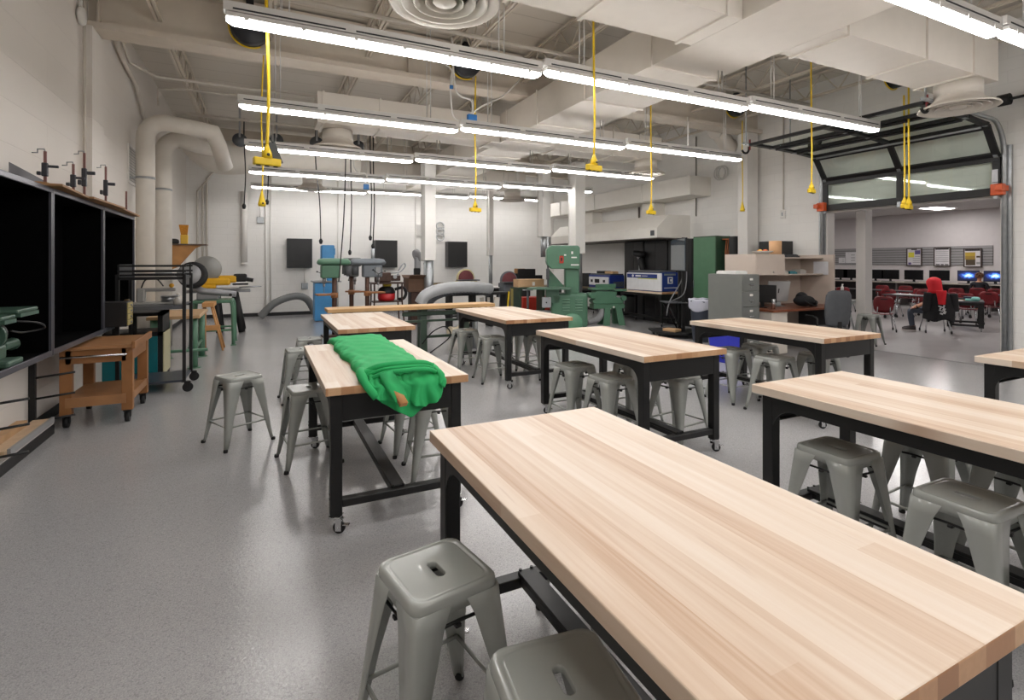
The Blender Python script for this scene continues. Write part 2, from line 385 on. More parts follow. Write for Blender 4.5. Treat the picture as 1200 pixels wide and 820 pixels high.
TB = [('big bare workbench in front, with two grey stools at its near left edge', .69, 1.60, .52, 2.30),
      ('workbench carrying the bundle of green cloth', .345, 1.28, 3.34, 5.17),
      ('bare workbench in the middle of the shop, in line with the green cloth bench', 2.815, 3.76, 3.335, 5.195),
      ('bare workbench standing before the grey file cabinet and blue bin', 5.12, 6.10, 3.325, 5.15),
      ('bare workbench next to the big front one, two stools under its long side', 2.80, 3.72, .50, 2.29),
      ('bare workbench between the long plank bench and the middle workbench', 2.93, 3.98, 6.24, 8.25),
      ('bare workbench directly behind the one with the green cloth', .78, 1.69, 6.22, 8.22),
      ('workbench at the photo edge with only a corner showing, before the door track', 5.31, 6.25, .35, 2.18)]
for lb, x0, x1, y0, y1 in TB: workbench('workbench', lb, x0, x1, y0, y1, caster_ang=-.5)
# maker mark burnt into the end of the big bench top
# ------------------------------------------------------------------ stools
def rrect(h, r, n=5):
    pts = []
    for cx, cy, a0 in ((h-r, h-r, 0), (-h+r, h-r, 90), (-h+r, -h+r, 180), (h-r, -h+r, 270)):
        for k in range(n+1):
            a = math.radians(a0+90*k/n); pts.append((cx+r*math.cos(a), cy+r*math.sin(a)))
    return pts
def make_stool(name, label, mat=GREY):
    t = T(name, label, 'stool')
    zs = .635; H = .163
    s = MB()
    def even(loop, cnt):
        L_ = [Vector((x, y, 0)) for x, y in loop]; L_.append(L_[0]); d = [0]
        for p, q in zip(L_, L_[1:]): d.append(d[-1]+(q-p).length)
        out = []; j = 0
        for i in range(cnt):
            t_ = d[-1]*i/cnt
            while d[j+1] < t_: j += 1
            w = (t_-d[j])/max(1e-9, d[j+1]-d[j]); q = L_[j].lerp(L_[j+1], w); out.append((q.x, q.y))
        return out
    rr = rrect(H, .045, 8); k0 = len(rr)-1     # start both loops on the +x side
    base = even([(H, 0)]+rr+[(H, -.001)], 64)
    hw, r_ = .030, .0165
    sl = [(r_, 0)]+[(r_*math.cos(a), hw+r_*math.sin(a)) for a in [PI*k/12 for k in range(13)]]+[(-r_*math.cos(a), -hw-r_*math.sin(a)) for a in [PI*k/12 for k in range(13)]]+[(r_, -.0005)]
    slot = even(sl, 64)
    def ring(k, z): return [(x*k, y*k, z) for x, y in base]
    rings = [[(x, y, zs-.018) for x, y in slot], [(x, y, zs-.003) for x, y in slot], [(x*1.1, y*1.1, zs-.0005) for x, y in slot], [(x*1.2, y*1.2, zs) for x, y in slot],
             [(x*.6+bx_*.3, y*.6+by_*.3, zs) for (x, y), (bx_, by_) in zip(slot, base)], ring(.70, zs), ring(.78, zs), ring(.80, zs), ring(.84, zs-.002), ring(.86, zs+.0015), ring(.95, zs+.001), ring(.985, zs-.005), ring(1.0, zs-.018), ring(1.008, zs-.056), ring(.995, zs-.056), ring(.99, zs-.022), ring(.93, zs-.008)]
    s.loft(rings, True, False)
    s.build('seat', mat, t, recalc=False)
    zb = .0
    for sx in (-1, 1):
        for sy in (-1, 1):
            l = MB(); rings = []
            for z, w in ((zs-.03, .135), (zs-.09, .112), (zs-.2, .09), (.3, .064), (.12, .044), (.02, .03)):
                k = (zs-.03-z)/(zs-.03); o = .1635+.058*k+(.007*k*k)
                r = min(.022, w*.45)
                out = [(o, o-w)]+[(o-r+r*math.cos(a), o-r+r*math.sin(a)) for a in (0, PI/6, PI/3, PI/2)]+[(o-w, o)]
                inn = [(o-w, o-.006), (o-r, o-.006), (o-.006, o-r), (o-.006, o-w)]
                rings.append([(sx*x, sy*y, z) for x, y in out+inn])
            # pressed rib down the outside corner
            l.loft(rings, True, True)
            lg = l.build('leg', mat, t)
            f = MB(); q = .222; f.lathe([(0, 0), (.017, 0), (.02, .006), (.018, .026), (0, .026)], (sx*q, sy*q, 0), 12); f.build('rubber_foot', RUB, lg)
    zr = .205; o = .2
    for ax in (0, 1):
        for sgn in (-1, 1):
            m = MB(); a = (-o, sgn*(o-.01)) if ax == 0 else (sgn*(o-.01), -o); b = (o, sgn*(o-.01)) if ax == 0 else (sgn*(o-.01), o)
            m.tube([(a[0], a[1], zr), (b[0], b[1], zr)], .008, 8); m.build('rung', mat, t)
            m = MB(); o2 = .15; a = (-o2, sgn*o2) if ax == 0 else (sgn*o2, -o2); b = (o2, sgn*o2) if ax == 0 else (sgn*o2, o2)
            m.tube([(a[0], a[1], zs-.105), (0 if ax == 0 else sgn*o2, 0 if ax else sgn*o2, zs-.1), (b[0], b[1], zs-.105)], .006, 6)
            m.box(((0, sgn*o2, zs-.112) if ax == 0 else (sgn*o2, 0, zs-.110)), (.022, .022, .014), 0, .003)
            m.build('stacking_bar', BLK, t)
    return t
G = 'grey metal stools around the workbenches'
ST = [(.55, 1.75, 10, 'at the big front bench, whole seat in view beside its leg'),
      (.70, 1.14, -7, 'cut by the bottom of the photo, half under the big front bench'),
      (1.47, 2.03, 4, 'on the far side of the big front bench, only its feet showing'),
      (-.21, 5.6, -62, 'standing alone on the open floor, turned to one corner'),
      (.36, 4.8, 8, 'beside the green cloth bench, next to the free standing stool'),
      (.42, 6.98, 4, 'at the bench behind the green cloth, the nearer of two'),
      (.60, 7.92, 0, 'at the bench behind the green cloth, the farther of two'),
      (1.24, 4.74, 5, 'under the green cloth bench on its right side, the farther one'),
      (1.27, 4.08, -6, 'right below the hanging end of the green cloth'),
      (2.95, 7.84, 6, 'beside the green iron legs of the plank bench'),
      (3.02, 6.92, -4, 'near corner of the bench behind the middle one, its leg beside a caster'),
      (3.82, 6.82, 8, 'seen through the bench behind the middle one, its nearer far-side stool'),
      (3.84, 7.55, 0, 'seen through the bench behind the middle one, its farther far-side stool'),
      (2.99, 4.65, 3, 'tucked in the long side of the middle bench, the farther of two'),
      (2.99, 4.02, 2, 'tucked in the long side of the middle bench, the nearer of two'),
      (3.60, 3.78, 6, 'framed under the end apron of the middle bench'),
      (3.62, 4.45, -5, 'on the bandsaw side of the middle bench, behind its framed stool'),
      (5.31, 4.64, 0, 'right in front of the blue recycling bin'),
      (5.31, 4.03, 3, 'at the file cabinet bench, nearest the corner of the neighbouring bench top'),
      (5.93, 4.72, -6, 'far side of the file cabinet bench, behind the bin stool'),
      (5.97, 3.95, 4, 'far side of the file cabinet bench, half behind its gusset'),
      (3.02, 1.88, 0, 'tucked under the bench next to the big one, the farther of two'),
      (2.94, 1.23, 0, 'tucked under the bench next to the big one, the nearer of two'),
      (3.74, 1.78, 4, 'across the bench next to the big one, behind the farther tucked stool'),
      (3.76, 1.32, -4, 'across the bench next to the big one, behind the nearer tucked stool'),
      (5.22, 1.46, 6, 'at the corner bench by the garage door track')]
proto = make_stool('stool', 'grey stool '+ST[0][3])
for i, (x, y, a, lb) in enumerate(ST):
    if i == 0: proto.location = (x, y, 0); proto.rotation_euler.z = math.radians(a); proto['group'] = G
    else: dup(proto, (x, y, 0), math.radians(a), 'grey stool '+lb, G)
# ------------------------------------------------------------------ green cloth wrapped round a board
CLOTH = M('green_cloth', (40, 172, 98), .8, 0, .05, 10, .12)
def cloth():
    # flat folded length of cloth along the bench; closed cross-sections swept from end to end
    n = 44; nseg = 46; secs = []
    YA, YB_ = 5.46, 3.40
    for i in range(nseg+1):
        t = i/nseg; y = YA+(YB_-YA)*t
        xl = .575+.012*math.sin(11*t)+.010*math.sin(29*t+1)-.03*max(0, .08-t)/.08; xr = 1.085-.05*t*t+.010*math.sin(9*t+2)+.006*math.sin(37*t)
        hgt = .055+.010*math.sin(5*t)+.03*max(0, t-.65)/.35
        droop = -.05*max(0, (y-5.2)/.26) if y > 5.2 else 0
        sc = min(1, .35+t*14)
        ring = []
        for k in range(n):
            a = 2*PI*k/n; u, v = math.cos(a), math.sin(a)
            us = math.copysign(abs(u)**.55, u); x = (xl+xr)/2+(xr-xl)/2*us*(.94+.06*sc)
            z = hgt*sc*(abs(v)**.45) if v > 0 else 0
            if v > .05:
                q = min(1, v*1.6)
                z += q*(.006*math.sin(46*x+7*y)*math.sin(9*y+3*x)+.005*math.sin(80*y+20*x)*max(0, math.sin(3.1*y+8*x))+.0045*math.sin(33*y-60*x)+.012*max(0, math.sin(14*(y-5.1)+6*x))*max(0, (y-4.9)/.5))
                if us < -.8 or us > .86: z += .008*math.sin(52*y+(2 if us > 0 else 0))
            ring.append((x, y+.02*math.sin(20*x)*(1 if t < .1 else 0), ZT+.004+droop+max(0, z)))
        secs.append(ring)
    m = MB(); m.loft(secs, True, True)
    o = m.build('cloth_bundle', CLOTH)
    tag(o, 'long bundle of bright green cloth lying along a bench top and over its end', 'cloth')
    s = o.modifiers.new('s', 'SUBSURF'); s.levels = 1; s.render_levels = 1
    def lerp(tab, u):
        for (u0, z0), (u1, z1) in zip(tab, tab[1:]):
            if u <= u1: w = (u-u0)/(u1-u0); return z0+(z1-z0)*w
        return tab[-1][1]
    def sheet(xa, xb, ytop, ztop, hem, out, ph, amp=.012, nu=40):
        m = MB(); rows = []
        for j in range(20):
            v = j/19; r = []
            for k in range(nu+1):
                u = k/nu; x = xa+(xb-xa)*u; zh = lerp(hem, u); bow = math.sin(u*PI)
                wav = amp*math.sin(u*15+ph)+amp*.6*math.sin(u*31+ph*2)
                if v < .45:
                    w = v/.45; ang = w*PI/2; rr = .06+out*.6
                    y = ytop-(ytop-3.335)*min(1, w*1.3)*(1 if True else 0); y = ytop+(3.34-ytop)*w-rr*(1-math.cos(ang))*.9*(.6+.4*bow); z = ztop-.02*w*w-rr*.55*(1-math.cos(ang))+.006*math.sin(u*23+ph+w*4)
                else:
                    w = (v-.45)/.55; z0 = ztop-.02-(.06+out*.6)*.55; rr = .06+out*.6
                    y = 3.34-rr*.9*(.6+.4*bow)-out*.5*w*bow-wav*w*1.4; z = z0+(zh-z0)*w
                    if zh > z0: z = z0-.004*w
                r.append((x+.015*math.sin(w*3+u*6), y, z))
            rows.append(r)
        m.loft(rows, False, False); c = m.build('hanging_fold', CLOTH, o, recalc=False)
        q = c.modifiers.new('so', 'SOLIDIFY'); q.thickness = .005; q = c.modifiers.new('s', 'SUBSURF'); q.levels = 1; q.render_levels = 1
    sheet(.60, 1.02, 3.55, ZT+.055, [(0, .90), (.2, .83), (.42, .77), (.60, .715), (.72, .735), (.86, .80), (1, .90)], .015, .4)
    sheet(.80, 1.075, 3.50, ZT+.062, [(0, .95), (.3, .80), (.55, .78), (.72, .80), (.88, .82), (1, .90)], .045, 2.1, .016)
    sheet(.60, .80, 3.50, ZT+.060, [(0, .90), (.35, .85), (.7, .84), (1, .93)], .04, 3.3, .010)
    # rolled folds lying across the end, one behind the other
    for k in range(3):
        y0 = 3.475-.047*k; zz = ZT+.092-.014*k; e = MB(); pts = []
        for i in range(15):
            u = i/14; x = .60+.012*k+(1.065-.60-.012*k)*u; pts.append((x, y0-.085*math.sin(u*PI)**.8-.05*max(0, u-.75)*4*.3, zz-.045*(2*u-1)**4+.012*math.sin(u*PI)))
        pts.append((1.075+.004*k, 3.30-.012*k, zz-.07)); pts.append((1.06+.004*k, 3.28-.01*k, zz-.13+.01*k))
        e.tube(smoothpath(pts, 3), (.02, .012, .016)[k], 10); e.build('rolled_fold', CLOTH, o)
    e = MB(); e.tube(smoothpath([(.585, 3.52, ZT+.05), (.572, 3.42, ZT+.045), (.59, 3.31, ZT-.005), (.64, 3.265, ZT-.07)], 5), [.03]*8+[.026]*8, 12); e.build('side_fold', CLOTH, o)
    e = MB(); e.loft([[(.665, 3.30, ZT+.07), (.745, 3.30, ZT+.085), (.75, 3.285, ZT+.03), (.67, 3.285, ZT+.02)], [(.715, 3.235, ZT-.02), (.80, 3.235, ZT-.015), (.80, 3.215, ZT-.06), (.715, 3.215, ZT-.065)], [(.735, 3.20, ZT-.06), (.815, 3.20, ZT-.06), (.815, 3.185, ZT-.09), (.735, 3.185, ZT-.09)]], True, True); e.build('wrapped_end', CLOTH, o)
    bd = MB(); bd.tube([(.73, 3.34, ZT+.03), (.785, 3.155, ZT-.105)], .034, 4, flat=.62)
    b = bd.build('wooden_batten', M('batten_wood', (196, 140, 86), .5, 0, .12, 12)); tag(b, 'end of a wooden batten poking out of the green cloth over the bench edge', 'batten')
cloth()
# ------------------------------------------------------------------ left wall: open black cabinets
CABB = M('black_cabinet_interior', (4, 4, 5), .8, 0, .02); CABB.node_tree.nodes['Principled BSDF'].inputs['Specular IOR Level'].default_value = .06; CABF = M('cabinet_steel_frame', (96, 96, 104), .35, .6, .03)
def wall_cab(y0, y1, label):
    t = T('wall_cabinet', label, 'cabinet', (XL, y0, .885), 0, 'open black wall cabinets'); D, W_, H_ = .4, y1-y0-.004, 1.5
    c = MB(); c.bx(0.005, .02, 0, W_, 0, H_).bx(0, D-.02, 0, .018, 0, H_).bx(0, D-.02, W_-.018, W_, 0, H_).bx(0, D-.02, 0, W_, 0, .03).bx(0, D-.02, 0, W_, H_-.02, H_)
    c.build('carcass', CABB, t)
    f = MB(); f.bx(D-.02, D, 0, W_, H_-.045, H_, .003).bx(D-.02, D, 0, W_, -.01, .04, .003).bx(D-.02, D, 0, .03, .04, H_-.045).bx(D-.02, D, W_-.03, W_, .04, H_-.045)
    f.build('face_frame', CABF, t)
wall_cab(4.31, 5.97, 'open black wall cabinet holding the green bench machine')
wall_cab(2.65, 4.30, 'open black wall cabinet nearest the camera, mostly outside the photo')
wall_cab(5.98, 7.63, 'open black wall cabinet above the wooden cart, with a clamp and boards on top')
wall_cab(7.64, 9.27, 'open black wall cabinet with the small drawer chest, at the pipe end of the row')
# small drawer chest standing in the last cabinet
t = T('drawer_chest', 'small black chest with four tan drawers sticking out of the last wall cabinet', 'drawer chest', (-1.90, 7.73, .93))
MB().bx(0, .40, 0, .29, 0, .30, .004).build('body', M('black_chest', (26, 24, 24), .5), t)
TAN = M('tan_drawer_front', (176, 160, 104), .5, 0, .06)
for k in range(4):
    d = MB(); z = .012+k*.071; d.bx(.4, .412, .015, .275, z, z+.064, .003); dr = d.build('drawer', TAN, t)
    m = MB(); m.lathe([(0, 0), (.012, .004), (.014, .016), (0, .02)], (.412, .145, z+.032), 10, rotm('Y', 90)); m.build('knob', STEEL, dr)
# green bench machine in the cabinet
t = T('bench_machine', 'small green bench machine with flat tables inside the open wall cabinet', 'machine', (-1.88, 5.25, .916))
MG = M('grey_green_enamel', (72, 98, 84), .35, 0, .06)
b = MB(); b.bx(-.16, .16, -.12, .16, 0, .05, .015, 2).bx(-.10, .08, -.05, .1, .05, .16, .02, 2); b.build('base', MG, t)
b = MB(); b.cyl((-.02, -.12, .24), (-.02, .16, .24), .085, n=20); b.cyl((-.02, .16, .24), (-.02, .19, .24), .05, n=20); b.build('motor', M('cast_grey', (120, 116, 114), .4, .3), t)
b = MB(); b.cyl((.06, -.17, .25), (.06, -.13, .25), .1, n=24); b.build('wheel_guard', MG, t)
for y, z, ww in ((-.14, .37, .12), (.22, .40, .2)):
    b = MB(); b.bx(-.17, .17, y-ww, y+ww, z, z+.03, .01, 2).bx(-.18, .18, y-ww+.02, y+ww-.02, z-.03, z); b.build('work_table', MG, t)
b = MB(); b.tube(smoothpath([(.1, .1, .34), (.2, .3, .30), (.2, .45, .24), (.1, .35, .22), (.1, .1, .26)]), .008, 6); b.build('guard_rod', BLK, t)
b = MB(); b.bx(-.06, .06, .16, .4, .1, .17, .02, 2); b.cyl((0, .4, .12), (0, .44, .12), .05); b.build('drive_housing', MG, t)
# boards and clamps on the cabinet tops
CT = 2.386
OLDW = M('old_brown_board', (150, 112, 74), .6, 0, .2, 4)
for i, (x, y, z, dx, dy, rz, lb) in enumerate(((-1.83, 6.35, CT, .42, 1.05, .05, 'thin brown board lying over the joint of two wall cabinets'), (-1.80, 7.40, CT, .44, 1.15, -.04, 'wide brown board in the middle of the wall cabinet tops'),
        (-1.81, 8.62, CT, .40, 1.2, .03, 'brown board reaching past the pipe end of the wall cabinets'))):
    m = MB(); m.bx(-dx/2, dx/2, -dy/2, dy/2, 0, .022, .003).bx(-dx/2+.03, dx/2-.12, -dy/2+.06, dy/2-.05, .022, .04, .003)
    tag(m.build('board', OLDW, None, (x, y, z+.001), rz), lb, 'board', 'boards on the wall cabinets')
m = MB(); m.prism([(-.5, 0), (.5, 0), (.5, .10), (-.5, .16)], -.002, .002, 'X').bx(0, .07, -.5, .5, 0, .004)
tag(m.build('steel_angle', M('dark_angle_iron', (74, 72, 76), .5, .5, .1), None, (-1.99, 6.45, CT+.043)), 'dark steel angle standing on the boards over the wall cabinets', 'steel angle')
def bar_clamp(px, yb, yt, label, X=-1.86, head=True, crank=True):
    p = atx(px, yb, X); q = atx(px, yt, X); h = q.z-CT-.045; s = h
    t = T('bar_clamp', label, 'clamp', (X, p.y, CT+.043), 0, 'clamps standing on the wall cabinets')
    b = MB(); b.bx(-.012, .012, -.006, .006, .0, s, .001); b.bx(-.06, .06, -.02, .02, 0, .012, .003); b.build('bar', M('reddish_steel_bar', (136, 100, 96), .4, .6, .1), t)
    if head:
        b = MB(); b.bx(-.025, .022, -.02, .02, s*.3, s*.68, .008, 2).bx(-.06, -.03, -.02, .02, s*.33, s*.43, .004).bx(.02, .10, -.012, .012, s*.55, s*.62, .004); b.build('sliding_jaw', M('blue_black_jaw', (46, 48, 56), .45), t)
    if crank:
        b = MB(); b.tube([(0, 0, s), (-.005, -.01, s+.02), (-.05, -.02, s+.012), (-.05, -.02, s-.02), (-.09, -.03, s-.025)], .006, 6); b.build('crank_handle', STEEL, t)
bar_clamp(53, 219, 177, 'bar clamp with crank at the steel angle end of the boards', head=True)
bar_clamp(86, 220, 192, 'short bar clamp with a bent crank between two taller clamps')
bar_clamp(99, 225, 179, 'tallest bar clamp with a long dark jaw over the middle board')
bar_clamp(124, 235, 195, 'bar clamp with its jaw arm sticking out to the pipes')
bar_clamp(148, 243, 224, 'short clamp stub without crank at the pipe end of the boards', head=False, crank=False)
# lumber rack below the cabinets
p = atx(40, 455, -2.06); PY = p.y
ZA = [aty(84, yy, PY).z-.035 for yy in (436, 460, 486)]
def rack_post(y, label):
    t = T('lumber_bracket', label, 'bracket', (-2.098, y, 0), 0, 'lumber brackets under the cabinets')
    MB().bx(0, .05, -.025, .025, .12, .86).build('upright', BLK, t)
    for z in ZA:
        m = MB(); m.tube([(.02, 0, z), (.36, 0, z+.035)], .011, 8); m.build('arm', BLK, t)
rack_post(PY, 'black lumber bracket post beside the wooden cart'); rack_post(PY-1.15, 'black lumber bracket post nearer than the one beside the cart')
t = T('lumber_tray', 'low black base with a pale top along the wall under the lumber brackets', 'rack base', (XL, 2.6, 0))
MB().bx(.005, .22, 0, 4.05, 0.0, .10, .003).build('base', BLK, t)
MB().bx(.005, .215, 0, 4.05, .10, .112).build('top_sheet', M('pale_laminate', (176, 172, 170), .4), t)
LUM = [M('pale_lumber', (206, 178, 146), .6, 0, .1, 9), M('tan_lumber', (186, 150, 112), .6, 0, .12, 7)]
for i, (x, y0, y1, z, w_, h_, mt, lb) in enumerate(((-1.975, 5.62, 6.62, .112, .13, .05, LUM[0], 'wide pale plank lying on the rack base'),
     (-2.05, 5.5, 6.4, .163, .08, .06, LUM[1], 'tan board on top of the wide pale plank, against the wall'), (-1.98, 5.2, 5.58, .112, .11, .07, M('cream_offcut', (214, 200, 160), .6), 'short cream offcut on the rack base nearest the camera'),
     (-1.895, 5.66, 6.66, .112, .025, .055, M('grey_faced_board', (150, 150, 150), .5), 'thin grey faced board standing at the front edge of the rack base'))):
    m = MB(); m.bx(-w_/2, w_/2, y0, y1, 0, h_, .002); tag(m.build('plank', mt, None, (x, 0, z+.0005)), lb, 'plank', 'lumber on the rack base')
# wooden cart
CW = M('oak_cart_wood', (150, 102, 60), .45, 0, .14, 5); CW2 = M('oak_cart_top', (164, 118, 78), .4, 0, .14, 5)
t = T('wooden_cart', 'orange brown wooden cart on black casters half under the wall cabinet', 'cart', (-1.575, 7.22, 0))
cx, cy = .31, .44
MB().bx(-cx-.03, cx, -cy-.02, cy, .80, .835, .004).build('top', CW2, t)
MB().bx(cx, cx+.03, -cy-.04, cy+.02, .79, .868, .004).build('raised_edge', CW, t)
for sx in (-1, 1):
    for sy in (-1, 1):
        x, y = sx*(cx-.05), sy*(cy-.05); MB().bx(x-.05, x+.05, y-.04, y+.04, .13, .80, .004).build('leg', CW, t)
        c = MB(); c.bx(x-.035, x+.035, y-.035, y+.035, .115, .13).bx(x-.03, x-.022, y-.02, y+.02, .05, .12).bx(x+.022, x+.03, y-.02, y+.02, .05, .12); c.cyl((x-.02, y, .055), (x+.02, y, .055), .055, n=18); c.build('caster', BLKM, t)
a = MB(); a.bx(-cx+.05, cx-.06, -cy+.01, -cy+.03, .66, .8).bx(-cx+.05, cx-.06, cy-.03, cy-.01, .66, .8).bx(cx-.03, cx-.01, -cy+.05, cy-.05, .66, .8).bx(-cx+.01, -cx+.03, -cy+.05, cy-.05, .66, .8); a.build('apron', CW, t)
a = MB(); a.bx(-cx+.02, cx-.02, -cy+.02, cy-.02, .27, .30, .003).bx(-cx+.05, cx-.06, -cy+.0, -cy+.025, .21, .31).bx(cx-.03, cx-.005, -cy+.05, cy-.05, .23, .31); a.build('lower_shelf', CW2, t)
a = MB(); a.tube([(-cx+.03, -cy-.0, .745), (-cx+.03, -cy-.06, .74), (cx-.05, -cy-.06, .74), (cx-.05, -cy-.0, .745)], .009, 8); a.build('towel_bar', CHR, t)
# rolling black rack
t = T('rolling_rack', 'tall black steel rack on casters standing behind the wooden cart', 'rack', (-1.30, 8.42, 0))
hx, hy = .36, .36
for sx in (-1, 1):
    for sy in (-1, 1):
        x, y = sx*hx, sy*hy; MB().bx(x-.02, x+.02, y-.02, y+.02, .14, 1.56).build('post', BLK, t)
        c = MB(); c.bx(x-.03, x+.06, y-.03, y+.03, .13, .142).bx(x+.0, x+.07, y-.026, y-.020, .05, .135).bx(x+.0, x+.07, y+.020, y+.026, .05, .135); c.cyl((x+.04, y-.018, .062), (x+.04, y+.018, .062), .062, n=20); c.build('caster', BLKM, t)
SHM = M('dark_blue_grey_shelf', (62, 68, 78), .4, .2)
MB().bx(-hx, hx, -hy, hy, .13, .16, .003).build('bottom_shelf', SHM, t)
a = MB(); a.bx(-hx, hx, -hy, hy, 1.14, 1.15).bx(-hx, hx, -hy-.01, -hy+.01, 1.10, 1.15).bx(-hx, hx, hy-.01, hy+.01, 1.10, 1.15); a.build('shelf', M('rack_shelf_steel', (92, 94, 98), .4, .3), t)
a = MB()
for z in (1.55, 1.60, 1.67):
    for sy in (-1, 1): a.bx(-hx, hx+.02, sy*hy-.012, sy*hy+.012, z-.012, z+.012)
a.bx(-hx, hx, -hy-.02, -hy+.02, 1.49, 1.53)
for sy in (-1, 1): a.bx(hx-.02, hx, sy*hy-.02, sy*hy+.02, 1.5, 1.69)
a.bx(hx-.02, hx, -hy, hy, 1.5, 1.53).bx(-hx, -hx+.02, -hy, hy, 1.5, 1.69); a.build('top_rail', BLK, t)
# machine parts on the rack shelf
t = T('scroll_saw', 'grey and brass bench scroll saw on the shelf of the black rolling rack', 'machine', (-1.32, 8.4, 1.152))
PG = M('pale_machine_grey', (168, 166, 162), .4, .2, .08)
m = MB(); m.bx(-.26, .26, -.09, .09, 0, .03, .006).bx(-.2, -.1, -.05, .05, .03, .2, .02, 2).bx(-.2, .24, -.03, .03, .17, .22, .012, 2); m.build('frame', PG, t)
m = MB(); m.cyl((.16, 0, .03), (.16, 0, .1), .09, n=20).bx(.08, .28, -.1, .1, .1, .112, .003); m.build('work_table', STEEL, t)
m = MB(); m.tube(smoothpath([(-.15, 0, .22), (-.1, 0, .33), (.02, 0, .34), (.1, 0, .24)]), .009, 6); m.build('air_hose', BLK, t)
m = MB(); m.sph((.2, -.05, .25), .03); m.build('knob', M('amber_knob', (222, 164, 40), .4), t)
for k, (x, y, r, h_, c) in enumerate(((.38, -.22, .05, .1, (190, 186, 180)), (.34, .16, .04, .13, (214, 208, 198)), (-.17, -.24, .05, .09, (120, 100, 70)))):
    m = MB(); m.lathe([(0, 0), (r, 0), (r, h_*.7), (r*.6, h_*.85), (r*.55, h_), (0, h_)], (0, 0, 0), 16)
    tag(m.build('jar', M('jar_tone_%d' % k, c, .4), None, (-1.41+x, 8.4+y, 1.152)), ['pale grey jar by the post of the rolling rack', 'taller cream jar behind the scroll saw', 'brown jar at the wall side of the rack shelf'][k], 'jar')
# teal cabinet standing on the rack's far side
t = T('tool_cabinet', 'black framed tool cabinet with a teal front behind the rolling rack', 'cabinet', (-1.66, 9.18, 0))
m = MB(); m.bx(-.42, -.38, -.3, .3, 0, 1.0).bx(.30, .36, -.3, .3, 0, 1.0).bx(-.42, .36, -.3, .3, .95, 1.0).bx(-.42, .36, -.3, .3, .66, .72).bx(-.42, .36, .26, .3, 0, .7)
for x in (-.2, .02): m.bx(x-.03, x+.03, -.3, -.26, .7, .95)
m.build('frame', BLKM, t)
MB().bx(-.38, .30, -.31, -.28, .04, .66, .003).build('door', M('teal_panel', (10, 108, 116), .4), t)
MB().bx(.36, .375, -.28, .28, .1, .7, .002).build('side_panel', M('cream_side', (186, 180, 146), .5), t)
# bench with green pipe legs
t = T('pipe_leg_bench', 'wooden topped work bench on green pipe legs behind the rolling rack', 'bench', (-1.28, 10.40, 0))
MB().bx(-.36, .36, -.69, .69, .81, .86, .005).build('top', M('worn_bench_top', (186, 152, 112), .5, 0, .12, 4), t)
for sx in (-1, 1):
    for sy in (-1, 1):
        m = MB(); m.cyl((sx*.27, sy*.58, .012), (sx*.27, sy*.58, .81), .055, n=16).cyl((sx*.27, sy*.58, 0), (sx*.27, sy*.58, .014), .095, n=18); m.build('leg', GRN, t)
m = MB(); m.cyl((.27, -.58, .3), (.27, .58, .3), .025, n=10).cyl((-.47, -.66, .3), (.47, -.66, .3), .025, n=10); m.build('brace', GRN, t)
# belt and disc sander on that bench's far end with its green stand
t = T('belt_sander', 'grey belt sander with a large black rimmed wheel on a green steel stand', 'sander', (-.93, 12.55, 0))
for sx in (-1, 1):
    for sy in (-1, 1):
        m = MB(); m.tube(smoothpath([(sx*.3, sy*.32, .92), (sx*.36, sy*.34, .8), (sx*.38, sy*.36, .02)], 4), .035, 8); m.bx(sx*.38-.05, sx*.38+.05, sy*.36-.05, sy*.36+.05, 0, .02); m.build('leg', GRN, t)
m = MB(); m.bx(-.36, .36, -.38, .38, .88, .94, .02, 2); m.build('stand_top', GRN, t)
for y in (-.35, .35): MB().bx(-.38, .38, y-.02, y+.02, .3, .34).build('brace', GRN, t)
SG = M('sander_grey', (136, 136, 138), .4, .2, .06)
m = MB(); m.tube([(-.4, -.1, 1.25), (-.2, -.12, 1.12), (.42, -.14, 1.05)], [.1, .12, .1], 14, flat=.6); m.build('belt_arm', SG, t)
m = MB(); m.lathe([(0, -.09), (.2, -.09), (.22, -.06), (.22, .06), (.2, .09), (0, .09)], (-.42, -.2, 1.46), 28, rotm('X', 75)); m.build('housing', SG, t)
m = MB(); m.lathe([(.2, -.05), (.27, -.05), (.27, .05), (.2, .05)], (-.36, -.22, 1.46), 28, rotm('X', 75)); m.build('wheel', BLKM, t)
m = MB(); m.cyl((.32, -.26, 1.04), (.32, -.24, 1.04), .03, n=12); m.build('knob', BLK, t)
m = MB(); m.bx(-.3, .1, -.2, .25, .94, 1.1, .03, 2); m.build('base', SG, t)
# mitre saw on a black folding stand
t = T('mitre_saw', 'yellow mitre saw with a round grey blade guard on a black folding stand', 'saw', (-1.08, 14.6, 0))
for sx in (-1, 1):
    for sy in (-1, 1):
        m = MB(); m.tube([(sx*.2+.25, sy*.12, .98), (sx*.2+.38+sx*.04, sy*.3, .02)], .085, 6); m.build('stand_leg', BLKM, t)
m = MB(); m.bx(-.6, .8, -.06, .06, .98, 1.06, .01).bx(-.5, .6, -.3, .3, 1.06, 1.09, .005).cyl((.55, -.15, 1.1), (1.05, -.15, 1.12), .015, n=8).cyl((.55, .1, 1.1), (1.0, .1, 1.12), .015, n=8); m.build('rail', STEEL, t)
m = MB(); m.tube([(-.62, -.1, 1.34), (-.42, -.12, 1.50)], .035, 8); m.build('handle', M('saw_yellow', (228, 172, 30), .4), t)
m = MB(); m.lathe([(0, -.03), (.30, -.03), (.32, -.015), (.32, .015), (.3, .03), (0, .03)], (-.15, 0, 1.56), 32, rotm('X', 90)); m.bx(-.26, -.04, -.05, -.035, 1.5, 1.525); m.build('blade_guard', M('guard_grey', (146, 146, 142), .4, .2), t)
